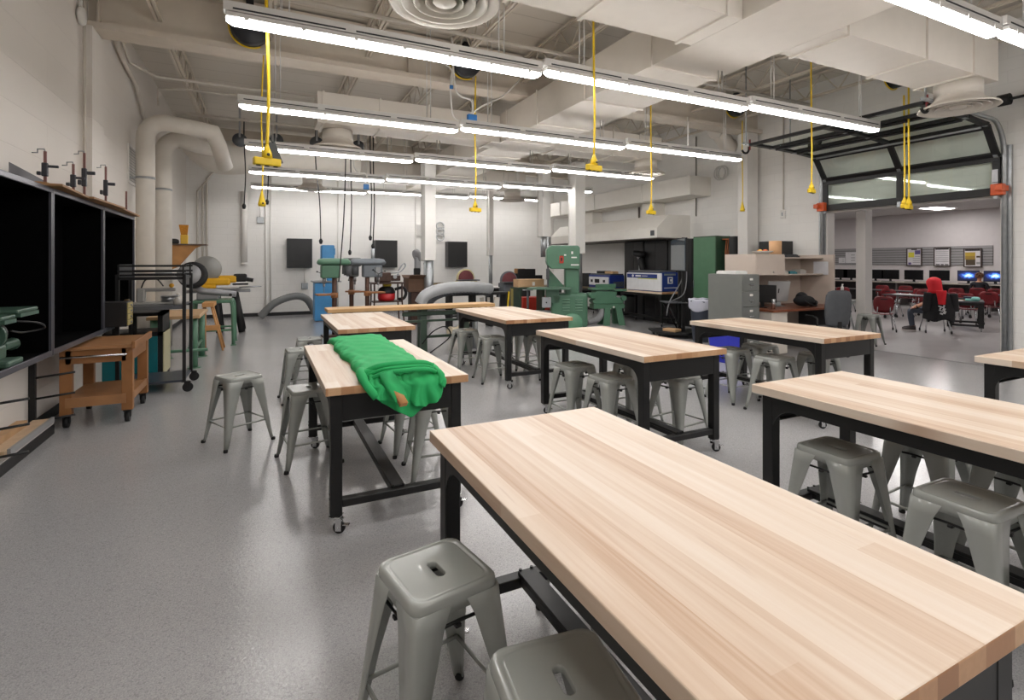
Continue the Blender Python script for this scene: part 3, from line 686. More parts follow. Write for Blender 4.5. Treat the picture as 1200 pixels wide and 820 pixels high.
m = MB(); m.bx(-.45, .05, -.12, .12, 1.09, 1.2, .03, 2).bx(-.4, .36, -.13, .1, 1.16, 1.34, .05, 2).bx(.1, .5, -.11, .09, 1.22, 1.40, .04, 2); m.build('body', M('saw_yellow', (228, 172, 30), .4), t)
m = MB(); m.bx(.42, .72, -.1, .1, 1.24, 1.44, .04, 2).cyl((.6, 0, 1.32), (.86, 0, 1.27), .05, n=12).bx(.4, .75, -.05, .05, 1.16, 1.2, .01); m.build('motor', BLKM, t)
# timber A-frame leaning between the benches
t = T('timber_trestle', 'plain timber trestle with sloping legs beside the green pipe leg bench', 'trestle', (-.95, 11.75, 0))
PT = M('orange_pine', (190, 138, 84), .55, 0, .12, 6)
for sx, sy in ((-1, -1), (1, -1), (-1, 1), (1, 1)):
    m = MB(); m.tube([(sx*.06-.02, sy*.16, .9), (sx*.17+.08, sy*.2, .0)], .05, 4, flat=.45); m.build('leg', PT, t)
MB().bx(-.1, .1, -.3, .3, .86, .94, .004).build('beam', PT, t)
MB().bx(-.12, .2, -.22, -.18, .4, .5, .003).build('crosspiece', PT, t)
# wooden wall bracket shelf with brush
t = T('wooden_bracket', 'triangular wooden bracket shelf standing above the belt sander', 'bracket', (-1.62, 13.4, 0))
a = atd(198, 291, 12.6); 
q0 = atd(200, 330, 12.6); q1 = atd(232, 288, 12.6); zt_ = q1.z
m = MB(); m.bx(-.32, .5, -.2, .2, zt_-.025, zt_, .003); m.build('shelf', M('dark_shelf_board', (110, 94, 80), .6), t)
m = MB(); m.prism([(-.3, zt_-.03), (.38, zt_-.03), (.26, zt_-.09), (-.06, zt_-.5), (-.3, zt_-.62)], -.12, -.09, 'Y').prism([(-.3, zt_-.03), (.38, zt_-.03), (.26, zt_-.09), (-.06, zt_-.5), (-.3, zt_-.62)], .09, .12, 'Y').bx(-.46, -.3, -.15, .15, zt_-.7, zt_-.03); m.build('gusset', PT, t)
m = MB(); m.bx(-.47, -.3, -.12, .12, 0, zt_-.7); m.build('post', PT, t)
bz = zt_+.001
t = T('brush', 'yellow bristled brush standing on the wooden bracket shelf', 'brush', (-1.56, 13.38, bz))
MB().bx(-.07, .07, -.03, .03, 0, .2, .01).build('handle_block', M('brush_yellow', (226, 182, 64), .5), t)
m = MB(); m.loft([[(-.06, -.02, .2), (.06, -.02, .2), (.06, .02, .2), (-.06, .02, .2)], [(-.1, -.03, .42), (.08, -.03, .42), (.08, .03, .42), (-.1, .03, .42)]], True, True, False); m.build('bristles', M('orange_bristle', (196, 130, 40), .8, 0, .2, 40), t)
m = MB(); m.lathe([(0, 0), (.11, 0), (.13, .03), (.12, .09), (.07, .11), (0, .11)], (0, 0, 0), 18); tag(m.build('paint_tin', BLKM, None, (-1.78, 13.36, bz)), 'low black tin beside the yellow brush', 'tin')
# round dust pipes with elbows, strapped to the wall
PIPE = M('painted_duct', (214, 208, 198), .5, 0, .03)
def dust_pipe(pxc, wpx, ytop, X, run, label):
    p = atx(pxc, 300, X); dep = (p-EYE).dot(FW); r = wpx/2/FPX*dep
    zt = atx(pxc, ytop, X).z-r
    R = r*2.1
    pts = [(X, p.y, .0 if False else .25), (X, p.y, zt-R)]
    ctr = Vector((X+R, p.y, zt-R)); e = []
    for k in range(1, 9):
        a = PI-PI/2*k/8; e.append((ctr.x+R*math.cos(a), p.y, ctr.z+R*math.sin(a)))
    pts += e
    m = MB(); m.tube([Vector((X, p.y, .02))]+[Vector(q) for q in pts[1:]]+[Vector(q) for q in run(p.y, zt)], r, 22)
    o = m.build('dust_pipe', PIPE)
    tag(o, label, 'pipe', 'dust pipes on the panelled wall')
    for z in (1.5, 3.2):
        s = MB(); s.lathe([(r*1.0, -.02), (r*1.04, -.02), (r*1.04, .02), (r, .02)], (X, p.y, z), 22, None, False); s.bx(XL+.006, X-r*.8, p.y-.02, p.y+.02, z-.02, z+.02); s.build('wall_strap', GALV, o)
    return p.y, zt, r
PY1, PZ1, PR1 = dust_pipe(170.5, 19, 132, -1.86, lambda y, z: [tuple(atz(236, 152, z)), tuple(atz(249, 155, z)), tuple(aty(256, 170, atz(249, 155, z).y+.15)), tuple(aty(264, 196, atz(249, 155, z).y+.5))], 'tall painted pipe bending over at the top, nearer the wall cabinets')
PY2, PZ2, PR2 = dust_pipe(191, 18, 152, -1.83, lambda y, z: [tuple(atz(232, 171, z)), tuple(atz(250, 175, z))], 'tall painted pipe with a lower bend, next to the conduits')
# large round duct near the back wall
m = MB(); m.tube(smoothpath([aty(226, 155, 14.1), aty(236, 170, 14.1), aty(258, 184, 14.1), aty(300, 184, 14.1), aty(420, 186, 14.1)], 5), .40, 28); o = m.build('round_duct', PIPE); tag(o, 'large round painted duct hanging near the back wall where the pipes join', 'duct')
# conduits in the corner and on the wall
def conduit(pts, r, label, mat=None, n=8):
    m = MB(); m.tube(pts, r, n); return tag(m.build('conduit', mat or M('painted_conduit', (205, 198, 188), .5), None), label, 'conduit', 'painted conduits')
conduit([(XL+.03, 9.1, .9), (XL+.03, 9.1, 4.95)], .02, 'thin conduit rising up the panelled wall beside the pilaster')
conduit([(XL+.05, 8.3, 2.4), (XL+.05, 8.3, 5.5)], .016, 'thin conduit dropping past the beam end to the cabinets')
for k, x in enumerate((-1.80, -1.66, -1.55)): conduit([(x, YB-.04, 1.1), (x, YB-.04, 3.9+.2*k), (x+.2, YB-.04, 4.15+.2*k)], .028, ['conduit nearest the corner behind the pipes', 'middle conduit of the three behind the pipes', 'conduit of the three behind the pipes that stands farthest from the corner'][k])
conduit([(XL+.06, 9.0, 5.4), (XL+.06, 10.2, 5.0), (XL+.06, 11.2, 4.9), (XL+.06, 12.0, 4.4)], .035, 'thick conduit sloping along the top of the panelled wall')
conduit([(XL+.12, 9.0, 5.45), (XL+.12, 10.4, 5.02), (XL+.4, 11.0, 5.02), (4.0, 11.0, 5.02)], .022, 'conduit curving off the panelled wall across the deck')
conduit([(XL+.12, 13.0, 5.03), (XL+.3, 11.8, 5.03), (XL+.8, 11.6, 5.03), (5.0, 11.6, 5.03)], .018, 'conduit sweeping round and running under the deck')
# vent grille on the wall
t = T('wall_vent', 'small louvred vent grille high on the panelled wall beside the first tall pipe', 'vent', (XL, atx(154, 195, XL).y, atx(154, 194, XL).z))
m = MB(); m.bx(0, .02, -.3, .3, -.34, -.3).bx(0, .02, -.3, .3, .3, .34).bx(0, .02, -.3, -.26, -.3, .3).bx(0, .02, .26, .3, -.3, .3); m.build('frame', WHT, t)
m = MB()
for k in range(12): m.box((.01, 0, -.275+.05*k), (.03, .52, .006), 0, 0, rotm('Y', 40))
m.build('louvre', M('vent_grey', (150, 150, 148), .5), t)

p = atx(91, 18, XL); t = T('wall_sensor', 'small pale oval box hung from thin conduits at the top of the panelled wall', 'sensor box', (XL, p.y, p.z))
m = MB(); m.lathe([(0, 0), (.10, 0), (.12, .03), (.10, .06), (0, .06)], (0.01, 0, 0), 20, rotm('Y', 90)); m.build('box', WHT, t)
for q in (-.04, .04): m = MB(); m.tube([(.03, q, .1), (.03, q*1.3, .9)], .012, 6); m.build('conduit_stub', WHT, t)
# ------------------------------------------------------------------ back wall
# black wall boxes
BOXM = M('black_wall_box', (20, 20, 21), .45)
for i, (x0, x1) in enumerate(((.70, 1.46), (3.50, 4.26), (6.12, 6.88))):
    t = T('wall_box', ['square black wall cabinet between the white pipe and the blue machine', 'square black wall cabinet behind the drill presses', 'square black wall cabinet beside the white boxed post'][i], 'wall cabinet', (x0, YB, 1.55), 0, 'black cabinets on the back wall')
    w_ = x1-x0; m = MB(); m.bx(0, w_, -.34, 0, 0, .95, .004); m.build('body', M('box_side_grey', (66, 66, 68), .5), t)
    MB().bx(.012, w_-.012, -.358, -.34, .012, .938, .003).build('door', BOXM, t)
    m = MB(); m.cyl((w_/2-.03, -.36, .3), (w_/2-.03, -.37, .3), .02, n=10); m.build('lock', BLK, t)
# white pvc drop and electrical bits
m = MB(); m.tube([(-.52, YB-.12, 1.66), (-.52, YB-.12, 3.95)], .085, 16).cyl((-.52, YB-.12, 1.64), (-.52, YB-.12, 1.72), .098, n=16); tag(m.build('drop_pipe', WHT), 'white capped drop pipe ending halfway down the back wall', 'pipe')
for k, (x, z0, z1, lb) in enumerate(((.08, .1, 4.8, 'thin conduit pair line on the back wall'), (.22, .1, 4.8, 'thin conduit running down the back wall next to a twin'), (2.3, .1, 4.8, 'conduit behind the blue machine on the back wall'), (5.0, .1, 4.8, 'conduit left of the white panel on the back wall'))):
    conduit([(x, YB-.03, z0), (x, YB-.03, z1)], .025, lb, WHT)
for k, (px, py, s, lb) in enumerate(((305, 258, .1, 'small grey outlet box under a short conduit by the white drop pipe'), (357, 335, .1, 'grey outlet box low on the wall left of the blue machine'), (603, 328, .09, 'grey outlet box on the wall behind the grey disc sander'))):
    p = aty(px, py, YB); t = T('outlet_box', lb, 'outlet', (p.x, YB, p.z)); MB().bx(-s, s, -.07, 0, -s, s, .008).build('box', GALV, t); m = MB(); m.cyl((0, -.03, s), (0, -.03, s+.5), .015, n=8); m.build('conduit_stub', WHT, t); MB().bx(-s*.4, s*.4, -.078, -.07, -s*.5, s*.5).build('cover', STEEL, t)
p = aty(495, 270, YB); t = T('panel_box', 'flat white electrical panel on the back wall behind the boxed post', 'panel', (p.x, YB, p.z)); MB().bx(-.25, .25, -.09, 0, -.22, .22, .006).build('box', WHT, t); MB().bx(-.22, .22, -.1, -.09, -.19, .19, .003).build('door', M('panel_door', (200, 198, 194), .5), t)
p = aty(515, 268, YB); t = T('hose_hook', 'coiled white hose on hooks beside the electrical panel', 'hose', (p.x, YB-.1, p.z))
for k in range(3): m = MB(); m.tube(arc((0, 0, .1-.2*k), .14, 0, 350, 14), .03, 8); m.build('coil', M('coil_grey', (190, 190, 190), .5), t)
# grey flexible hose arching by the blue machine
def flexhose(pts, r, name, label, mat):
    m = MB(); P = smoothpath(pts, 14); rs = [r*(1+.06*(i % 2)) for i in range(len(P))]
    m.tube(P, rs, 16); return tag(m.build(name, mat), label, 'hose')
HOSE = M('grey_flex_hose', (118, 120, 120), .5, 0, .06)
flexhose([aty(305, 371, 17.6), aty(322, 355, 17.6), aty(345, 347, 17.7), aty(360, 351, 17.7), aty(369, 366, 17.7)], .11, 'flex_hose', 'grey flexible hose arching off the floor to the blue machine', HOSE)
# boxed white posts with metal ducts
def boxed_post(px0, px1, yb, Y, label, zend=.95, ductpx=None):
    a = aty(px0, yb, Y); b = aty(px1, yb, Y); w_ = b.x-a.x; t = T('boxed_post', label, 'post', ((a.x+b.x)/2, Y, 0), 0, 'boxed white dust posts')
    m = MB(); m.bx(-w_/2, w_/2, 0, w_, a.z, 4.6, .012, 2); m.build('casing', WHT, t)
    m = MB(); m.bx(-w_/2-.02, w_/2+.05, w_, w_+.03, a.z-.02, 4.6); m.build('backboard', M('post_backboard', (206, 203, 198), .5), t)
    m = MB(); r = w_*.42; m.cyl((0, w_/2, zend), (0, w_/2, a.z+.05), r, n=18); m.build('duct', GALV, t)
    return t
boxed_post(498, 511, 305, 13.8, 'white boxed post with a thick metal duct below, nearest the middle of the room', .3)
boxed_post(636, 645.5, 277, 14.2, 'white boxed post whose short duct bends behind the green bandsaw', 1.9)
boxed_post(674.5, 686, 297, 12.4, 'white boxed post with a slim metal duct right behind the bandsaw column', .75)
boxed_post(573.5, 578.5, 299, 16.6, 'slim white boxed post with a metal tube above the grey disc sander', .7)
m = MB(); a = aty(638, 278, 14.3); m.tube(smoothpath([(a.x+.12, 14.35, a.z+.02), (a.x+.16, 14.3, a.z-.4), (a.x+.5, 14.1, a.z-.9)], 5), .13, 14); tag(m.build('duct_elbow', GALV), 'short metal duct elbow under the boxed post behind the bandsaw', 'duct')
# blue bandsaw cabinet
BLU = M('sky_blue_enamel', (72, 150, 208), .4, 0, .05)
t = T('blue_bandsaw', 'sky blue bandsaw with a boxy base and a tall narrow head by the back wall', 'bandsaw', (1.68, 16.3, 0))
MB().bx(-.32, .3, -.3, .3, .02, 1.12, .015, 2).build('base', BLU, t)
m = MB(); m.bx(-.38, .42, -.35, .35, 1.14, 1.18, .004); m.cyl((0, 0, 1.08), (0, 0, 1.15), .1); m.build('work_table', STEEL, t)
m = MB(); m.bx(.04, .2, -.1, .1, 1.18, 1.9, .01); m.build('column', BLU, t)
m = MB(); m.bx(-.12, .24, -.22, .22, 1.82, 2.24, .03, 2); m.build('wheel_housing', BLU, t)
m = MB(); m.bx(.24, .275, -.1, .1, 1.95, 2.15, .008); m.build('switch', BLU, t)
m = MB(); m.bx(-.04, -.03, -.02, .02, 1.18, 1.85); m.build('blade', STEEL, t)
# drill presses
def drill_press(name, label, loc, head_mat, col_mat, L_, rz, sc=1.0, boxy=False):
    t = T(name, label, 'drill press', loc, rz, 'drill presses')
    m = MB(); m.bx(-.2, .28, -.16, .16, 0, .05, .01); m.build('base', RUST, t)
    MB().cyl((-.0, 0, .05), (-.0, 0, 1.62), .055, n=16).build('column', col_mat, t)
    m = MB()
    if boxy: m.bx(-L_*.45, L_*.55, -.15, .15, 1.62, 1.84, .05, 3)
    else:
        ring = []
        prof = [(-L_*.5, .4), (-L_*.42, .9), (-L_*.1, 1.0), (L_*.35, 1.0), (L_*.48, .8), (L_*.53, .35)]
        rings = [[(x, .17*k*math.cos(a)*(1 if True else 0), 1.71+(.11 if math.sin(a) > 0 else .06)*k*math.sin(a)) for a in [2*PI*j/16 for j in range(16)]] for x, k in prof]
        m.loft(rings, True, True)
    m.build('belt_cover', head_mat, t)
    m = MB(); m.bx(-.12, L_*.42, -.1, .1, 1.36, 1.66, .03, 2); m.build('head', head_mat if not boxy else M('worn_grey_head', (104, 106, 104), .45, .2, .08), t)
    m = MB(); m.cyl((-.3, 0, 1.42), (-.3, 0, 1.64), .09, n=16); m.build('motor', DGREY, t)
    m = MB(); qx = L_*.32; m.cyl((qx, 0, 1.24), (qx, 0, 1.36), .04, n=12).cyl((qx, 0, 1.16), (qx, 0, 1.24), .025, n=10).cyl((qx, 0, 1.02), (qx, 0, 1.16), .008, n=6); m.build('chuck', STEEL, t)
    m = MB()
    for k in range(3):
        a = 2*PI*k/3+.4; m.cyl((qx-.03, -.12, 1.44), (qx-.03+.16*math.cos(a), -.14, 1.44+.16*math.sin(a)), .008, n=6); m.sph((qx-.03+.17*math.cos(a), -.14, 1.44+.17*math.sin(a)), .02, u=8, v=6)
    m.build('feed_handle', BLK, t)
    m = MB(); m.bx(-.02, .40, -.17, .17, .96, 1.0, .006).cyl((0, 0, .9), (0, 0, 1.02), .08, n=14); m.build('drill_table', M('drill_table_wood', (150, 98, 56), .5, 0, .15), t)
    m = MB(); m.bx(L_*.2, L_*.2+.12, -.125, -.1, 1.42, 1.6, .006); m.build('switch_box', M('switch_plate', (150, 152, 152), .4, .3), t)
    return t
COLB = M('brown_column', (86, 62, 52), .4, .5, .15)
drill_press('drill_press', 'green drill press with a rounded belt cover in front of the blue machine', (1.5, 12.6, 0), GRN, COLB, .72, PI+.08)
drill_press('drill_press', 'grey drill press with a boxy head, between the green one and the blue grey one', (2.06, 13.78, 0), M('worn_grey_head', (104, 106, 104), .45, .2, .08), COLB, .5, -1.2, boxy=True)
drill_press('drill_press', 'blue grey drill press with a long domed cover next to the black wall cabinet', (2.32, 13.0, 0), M('blue_grey_enamel', (112, 118, 124), .4, .2, .06), COLB, .85, .1)
# iron work stand, with drill motor and vacuum
t = T('iron_stand', 'dark iron stand with two shelves right of the blue grey drill press', 'stand', (2.95, 13.75, 0))
for sx in (-1, 1):
    for sy in (-1, 1):
        m = MB(); m.tube(smoothpath([(sx*.36, sy*.24, 1.16), (sx*.36, sy*.24, .7), (sx*.42, sy*.3, .0)], 4), .022, 6); m.build('leg', RUST, t)
MB().bx(-.42, .42, -.28, .28, 1.16, 1.2, .005).build('top', RUST, t); MB().bx(-.38, .38, -.25, .25, .68, .71).build('shelf', RUST, t)
t = T('metal_lathe_head', 'small dark machine with a lever on the iron stand', 'machine', (2.95, 13.75, 1.202))
m = MB(); m.bx(-.3, .1, -.12, .12, 0, .26, .03, 2).bx(.05, .36, -.08, .08, .03, .18, .02, 2); m.build('body', RUST, t)
m = MB(); m.cyl((.2, -.1, .14), (.2, -.14, .14), .05).cyl((.28, -.1, .2), (.28, -.14, .2), .03); m.build('dial', STEEL, t)
m = MB(); m.tube(smoothpath([(.1, 0, .24), (.35, -.02, .27), (.5, -.02, .42), (.47, -.02, .5), (.4, -.02, .44), (.32, 0, .3)], 5), .02, 8); m.build('lever', GALV, t)
t = T('shop_vacuum', 'red and black shop vacuum with a yellow lid tool on the iron stand shelf', 'vacuum', (2.95, 13.75, .712))
m = MB(); m.lathe([(0, 0), (.20, 0), (.225, .06), (.225, .2), (0, .2)], (0, 0, 0), 20); m.build('tank', M('vacuum_red', (170, 26, 30), .4), t)
m = MB(); m.lathe([(.23, .2), (.23, .24), (.18, .34), (.1, .38), (0, .38)], (0, 0, 0), 20); m.build('motor_head', BLKM, t)
m = MB(); m.tube(smoothpath([(.2, -.1, .3), (.42, -.12, .34), (.5, -.1, .2), (.44, -.1, .06), (.3, -.12, .04)], 5), .04, 10); m.build('hose', BLKM, t)
m = MB(); m.bx(-.1, .12, -.1, .05, .38, .45, .03, 2); m.build('grip', M('vacuum_yellow', (214, 186, 60), .5), t)
# grey upright bandsaw
t = T('grey_bandsaw', 'slim grey bandsaw on a small table left of the boxed post', 'bandsaw', (4.6, 16.5, 0))
m = MB(); m.bx(-.3, .3, -.25, .25, .0, .95, .01); m.build('cabinet', DGREY, t)
m = MB(); m.bx(-.34, .34, -.28, .28, 1.22, 1.26, .004).cyl((0, 0, .95), (0, 0, 1.23), .1); m.build('work_table', DGREY, t)
m = MB(); m.lathe([(0, -.06), (.2, -.06), (.22, 0), (.2, .06), (0, .06)], (-.06, 0, 1.95), 24, rotm('Z', 15) @ rotm('Y', 70)); m.bx(-.14, .04, -.1, .1, 1.4, 1.9, .03, 2); m.build('wheel_housing', M('light_tool_grey', (150, 150, 152), .4, .2), t)
m = MB(); m.bx(-.16, .02, -.12, .12, 1.27, 1.55, .04, 2); m.build('motor', BLKM, t)
m = MB(); m.cyl((.18, 0, 1.3), (.18, 0, 2.15), .018, n=8).cyl((.14, 0, 2.16), (.22, 0, 2.16), .03).bx(.15, .32, -.03, .03, 1.66, 1.72, .01); m.build('guide_post', STEEL, t)
# brown boxes, bench, roll and sanders
BENCHW = M('white_bench_sheet', (226, 224, 222), .5)
t = T('long_bench', 'long low bench with a white sheet top under the black wall cabinet', 'bench', (5.6, 15.2, 0))
MB().bx(-1.7, 1.5, -.4, .4, .92, .95, .003).build('top', BENCHW, t)
for sx in (-1, 1):
    for sy in (-1, 1): MB().bx(sx*1.4-.05, sx*1.4+.05, sy*.33-.04, sy*.33+.04, 0, .92).build('leg', BLKM, t)
MB().bx(-1.4, 1.4, -.34, -.3, .7, .92).build('apron', BLKM, t)
CARD = M('brown_cardboard', (92, 66, 48), .7, 0, .12, 5)
p = aty(488, 345, 14.2); t = T('cardboard_box', 'dark brown cardboard box with open flaps in front of the metal duct', 'box', (p.x, p.y, .962), .1); dx, dy, dz = .62, .4, .34
m = MB(); m.bx(-dx/2, dx/2, -dy/2, dy/2, 0, dz, .004); m.build('body', CARD, t)
for sg, a in ((-1, -35), (1, 30)): m = MB(); m.box((0, sg*(dy/2+.07), dz+.02), (dx, .18, .008), 0, 0, rotm('X', a)); m.build('flap', CARD, t)
t = T('work_pedestal', 'dark brown timber pedestal under the flapped cardboard box', 'pedestal', (p.x, p.y, 0), .05)
MB().bx(-.30, .30, -.22, .22, .91, .96, .004).build('top', CARD, t); m = MB(); m.bx(-.2, .2, -.15, .15, .06, .91, .01); m.build('body', RUST, t); m = MB(); m.bx(-.26, .26, -.2, .2, 0, .06, .01); m.build('foot', RUST, t)
p = aty(510, 332, 15.3); m = MB(); m.cyl((p.x-.75, 15.35, 1.02), (p.x+.75, 15.35, 1.05), .065, n=16); tag(m.build('paper_roll', M('olive_roll', (104, 84, 54), .6)), 'long olive brown roll lying along the back of the white bench', 'roll')
def disc_sander(label, loc, body, disc, h0, grp=None, sc=1.):
    t = T('disc_sander', label, 'disc sander', loc)
    m = MB(); m.bx(-.3, .3, -.22, .22, 0, h0, .02, 2); m.build('cabinet', body, t)
    m = MB(); m.bx(-.34, .34, -.32, .0, h0+.005, h0+.04, .005); m.build('work_table', DGREY, t)
    m = MB(); m.lathe([(0, -.02), (.24, -.02), (.25, 0), (.25, .02), (0, .02)], (0, .03, h0+.08), 28, rotm('X', 90)); m.build('disc', disc, t)
    m = MB(); m.lathe([(.25, -.05), (.29, -.05), (.29, .04), (.0, .04)], (0, .06, h0+.08), 28, rotm('X', 90)); m.build('guard', body, t)
    return t
MAR = M('sanding_disc_maroon', (112, 58, 62), .8, 0, .1, 20)
disc_sander('cream disc sander with a maroon disc on the white bench', (5.75, 15.2, .952), M('cream_enamel', (206, 194, 150), .45), MAR, .2)
disc_sander('tall grey cabinet disc sander with a maroon disc below the slim boxed post', (7.02, 14.7, 0), M('grey_enamel', (92, 96, 102), .45), MAR, 1.08)
t = T('side_cabinet', 'dark grey cabinet standing against the grey disc sander', 'cabinet', (7.55, 15.0, 0)); MB().bx(-.2, .24, -.25, .25, 0, 1.02, .01).build('body', M('charcoal_enamel', (58, 58, 60), .5), t); MB().bx(-.16, .2, -.262, -.25, .06, .96, .004).build('door', M('charcoal_door', (50, 50, 52), .45), t)
# grey duct hoses arching over the plank bench
flexhose([aty(492, 356, 11.5), aty(500, 345, 11.5), aty(520, 338, 11.6), aty(548, 336, 11.8), aty(574, 338, 12.2)], .13, 'duct_hose', 'thick pale grey duct hose arching behind the long plank bench', M('pale_duct_hose', (168, 170, 172), .35, .3, .05))
flexhose([aty(500, 357, 12.3), aty(512, 346, 12.3), aty(535, 340, 12.4), aty(560, 340, 12.5), aty(572, 343, 12.7)], .10, 'duct_hose', 'darker duct hose lying just under the pale duct hose', M('dark_duct_hose', (72, 74, 78), .4, .2, .05))
m = MB(); m.tube(smoothpath([aty(540, 372, 11.4), aty(546, 369, 11.4), aty(544, 380, 11.4), aty(537, 388, 11.3), aty(527, 388, 11.2)], 8), .11, 14); tag(m.build('cream_hose', M('cream_hose', (196, 184, 158), .5)), 'short cream hose loop on the floor under the plank bench', 'hose')
# black low racking behind the hoses
t = T('low_rack', 'low black rack of scrap boards behind the duct hoses', 'rack', (5.15, 12.9, 0))
MB().bx(-.8, .9, -.2, .2, .86, .92).build('top', BLKM, t); MB().bx(-.8, .9, -.2, .2, .3, .34).build('shelf', BLKM, t)
for x in (-.75, -.1, .4, .85): MB().bx(x-.04, x+.04, -.18, .18, 0, .86).build('upright', BLKM, t)
for k in range(3):
    m = MB(); m.box((0, 0, .21), (.1+.03*k, .03, .42), 0, .002, rotm('Y', -6+6*k)); tag(m.build('scrap_board', M('scrap_white', (206, 200, 190), .6), None, (5.3+.2*k, 12.78, .362)), ['pale scrap board in the low rack, widest of three', 'pale scrap board in the low rack, the upright one', 'pale scrap board in the low rack by the yellow stick'][k], 'scrap board')
m = MB(); m.box((0, 0, .28), (.035, .03, .58), 0, 0, rotm('Y', 5)); tag(m.build('yellow_stick', YEL, None, (6.02, 12.7, .36)), 'yellow stick standing at the end of the low rack', 'stick')
# long plank bench with green iron legs
t = T('plank_bench', 'long narrow timber bench top on dark green cast iron legs', 'bench', (2.62, 9.55, 0))
PLK = M('long_plank', (205, 164, 112), .5, 0, .1, 3)
MB().bx(-1.62, 1.52, -.22, .28, .845, .91, .006).build('top', PLK, t)
for x in (.1, .95):
    m = MB(); m.prism([(-.16, 0), (-.05, 0), (-.02, .5), (.02, .5), (.06, 0), (.17, 0), (.1, .72), (.16, .84), (-.16, .84), (-.1, .72)], x-.06, x+.06, 'X'); m.build('iron_leg', DGRN, t)
m = MB(); m.bx(-.3, 1.0, -.14, -.06, .72, .8, .01).bx(-.3, 1.0, -.12, -.06, .6, .64).bx(.1, .95, -.02, .02, .28, .33); m.build('iron_bed', DGRN, t)
MB().cyl((1.2, .05, 0.01), (1.2, .05, .845), .055, n=14).build('support_post', GALV, t)
m = MB(); m.bx(.72, 1.02, -.26, -.2, .62, .84, .005); m.build('clamp_block', DGREY, t)
m = MB(); m.box((.95, -.3, .68), (.36, .05, .035), 0, .004, rotm('Y', -25)); m.build('lever', M('lever_wood', (205, 168, 120), .5), t)
m = MB(); m.tube(smoothpath([(.05, -.18, .2), (.25, -.2, .42), (.5, -.18, .5), (.6, -.16, .3), (.2, -.2, .03)], 6), .012, 6); m.build('cable', BLKM, t)
# hanging power cables and pulleys above the machines
def drop_cable(px, y0, y1, Y, label, px1=None, boot=True):
    a = aty(px, y0, Y); b = aty(px1 or px, y1, Y); t = T('drop_cable', label, 'cable', (a.x, Y, 0), 0, 'black cables hanging over the machines')
    top = Vector((0, 0, 5.06)); bb = Vector((b.x-a.x, 0, b.z)); m = MB(); m.tube(smoothpath([top, Vector((0, 0, a.z)), Vector((bb.x*.5+.03, 0, (a.z+b.z)/2)), bb], 5), .014, 6); m.build('cable', BLKM, t)
    if boot:
        m = MB(); m.lathe([(0, -.06), (.03, -.05), (.045, .02), (.02, .07), (0, .07)], bb, 10); m.build('plug', BLKM, t)
    return t
drop_cable(370, 190, 283, 12.8, 'black cable dropping to the back of the green drill press', 376)
drop_cable(405, 190, 330, 12.3, 'black cable sagging past the front of the green drill press', 397, False)
drop_cable(411, 190, 296, 13.2, 'black cable with a plug over the grey boxy drill press', 410)
drop_cable(434, 190, 279, 13.1, 'black cable with a high plug beside the wall cabinet', 434)
drop_cable(437.5, 190, 289, 13.05, 'black cable ending in a grey tube above the domed drill press', 437)
drop_cable(286, 166, 242, 13.5, 'thin black cable hanging in front of the corner duct', 286)
drop_cable(313, 165, 237, 13.8, 'thin black cable hanging behind the small yellow plug', 313)
m = MB(); p = aty(437, 296, 13.05); m.cyl((p.x, 13.05, p.z-.25), (p.x, 13.05, p.z+.1), .045, n=12); tag(m.build('cable_sleeve', GALV), 'short grey sleeve on the cable above the domed drill press', 'sleeve')
for i, (px, py, Y) in enumerate(((281, 164, 13.5), (324, 164, 13.8), (371, 168, 12.8), (420, 172, 13.1))):
    p = aty(px, py, Y); t = T('cable_pulley', 'dark cable pulley under the deck, ' + ['beside the corner duct', 'behind the first yellow plug', 'left of the ceiling diffuser over the plank bench', 'right of the ceiling diffuser over the plank bench'][i], 'pulley', (p.x, Y, p.z), 0, 'cable pulleys')
    m = MB(); m.lathe([(0, -.06), (.14, -.06), (.16, 0), (.14, .06), (0, .06)], (0, 0, 0), 20, rotm('X', 90) @ rotm('Y', 10)); m.build('drum', DGREY, t); m = MB(); m.bx(-.02, .02, -.08, .08, .05, 5.4-p.z); m.build('hanger', STEEL, t)
# ------------------------------------------------------------------ right side of the shop
# wall hood and its ducts
HOODM = M('painted_hood', (224, 220, 212), .5, 0, .02)
t = T('wall_hood', 'long white exhaust hood on the wall above the laser cutters', 'hood', (XR, 0, 0))
m = MB(); m.prism([(-1.2, 2.40), (-1.2, 2.66), (-.78, 3.04), (0, 3.04), (0, 2.40)], 10.85, 16.6, 'Y'); m.build('canopy', HOODM, t)
m = MB(); m.bx(-1.19, -.02, 10.87, 16.58, 2.375, 2.40); m.build('shade_panel', M('hood_shadow_rim', (92, 86, 80), .6), t)  # dark slab closing the canopy, shade under the hood put into its colour
m = MB(); m.bx(-1.215, -1.2, 10.95, 11.1, 2.46, 2.60, .004); m.build('switch', DGREY, t)
m = MB(); m.bx(XR-.75, XR-.003, 10.1, 17.9, 3.5, 4.0, .004); 
for y in (12.0, 14.4, 16.6): m.bx(XR-.77, XR-.003, y, y+.03, 3.48, 4.02)
o = m.build('wall_duct', HOODM); tag(o, 'rectangular white duct running along the wall above the hood', 'duct')
for k, y in enumerate((11.85, 15.0)):
    m = MB(); m.bx(XR-.42, XR-.003, y, y+.55, 3.045, 3.495, .004); tag(m.build('riser_duct', HOODM), ['short white duct joining hood and wall duct, by the diffuser', 'short white duct joining hood and wall duct, by the back corner'][k], 'duct')
conduit([(XR-.03, 10.6, 3.0), (XR-.03, 10.6, 5.2)], .016, 'thin dark conduit line above the end of the hood', M('dark_conduit', (112, 104, 96), .5))
conduit([(XR-.03, 13.0, 3.05), (XR-.03, 13.0, 3.48)], .03, 'dark pipe behind the hood', M('dark_conduit', (112, 104, 96), .5))
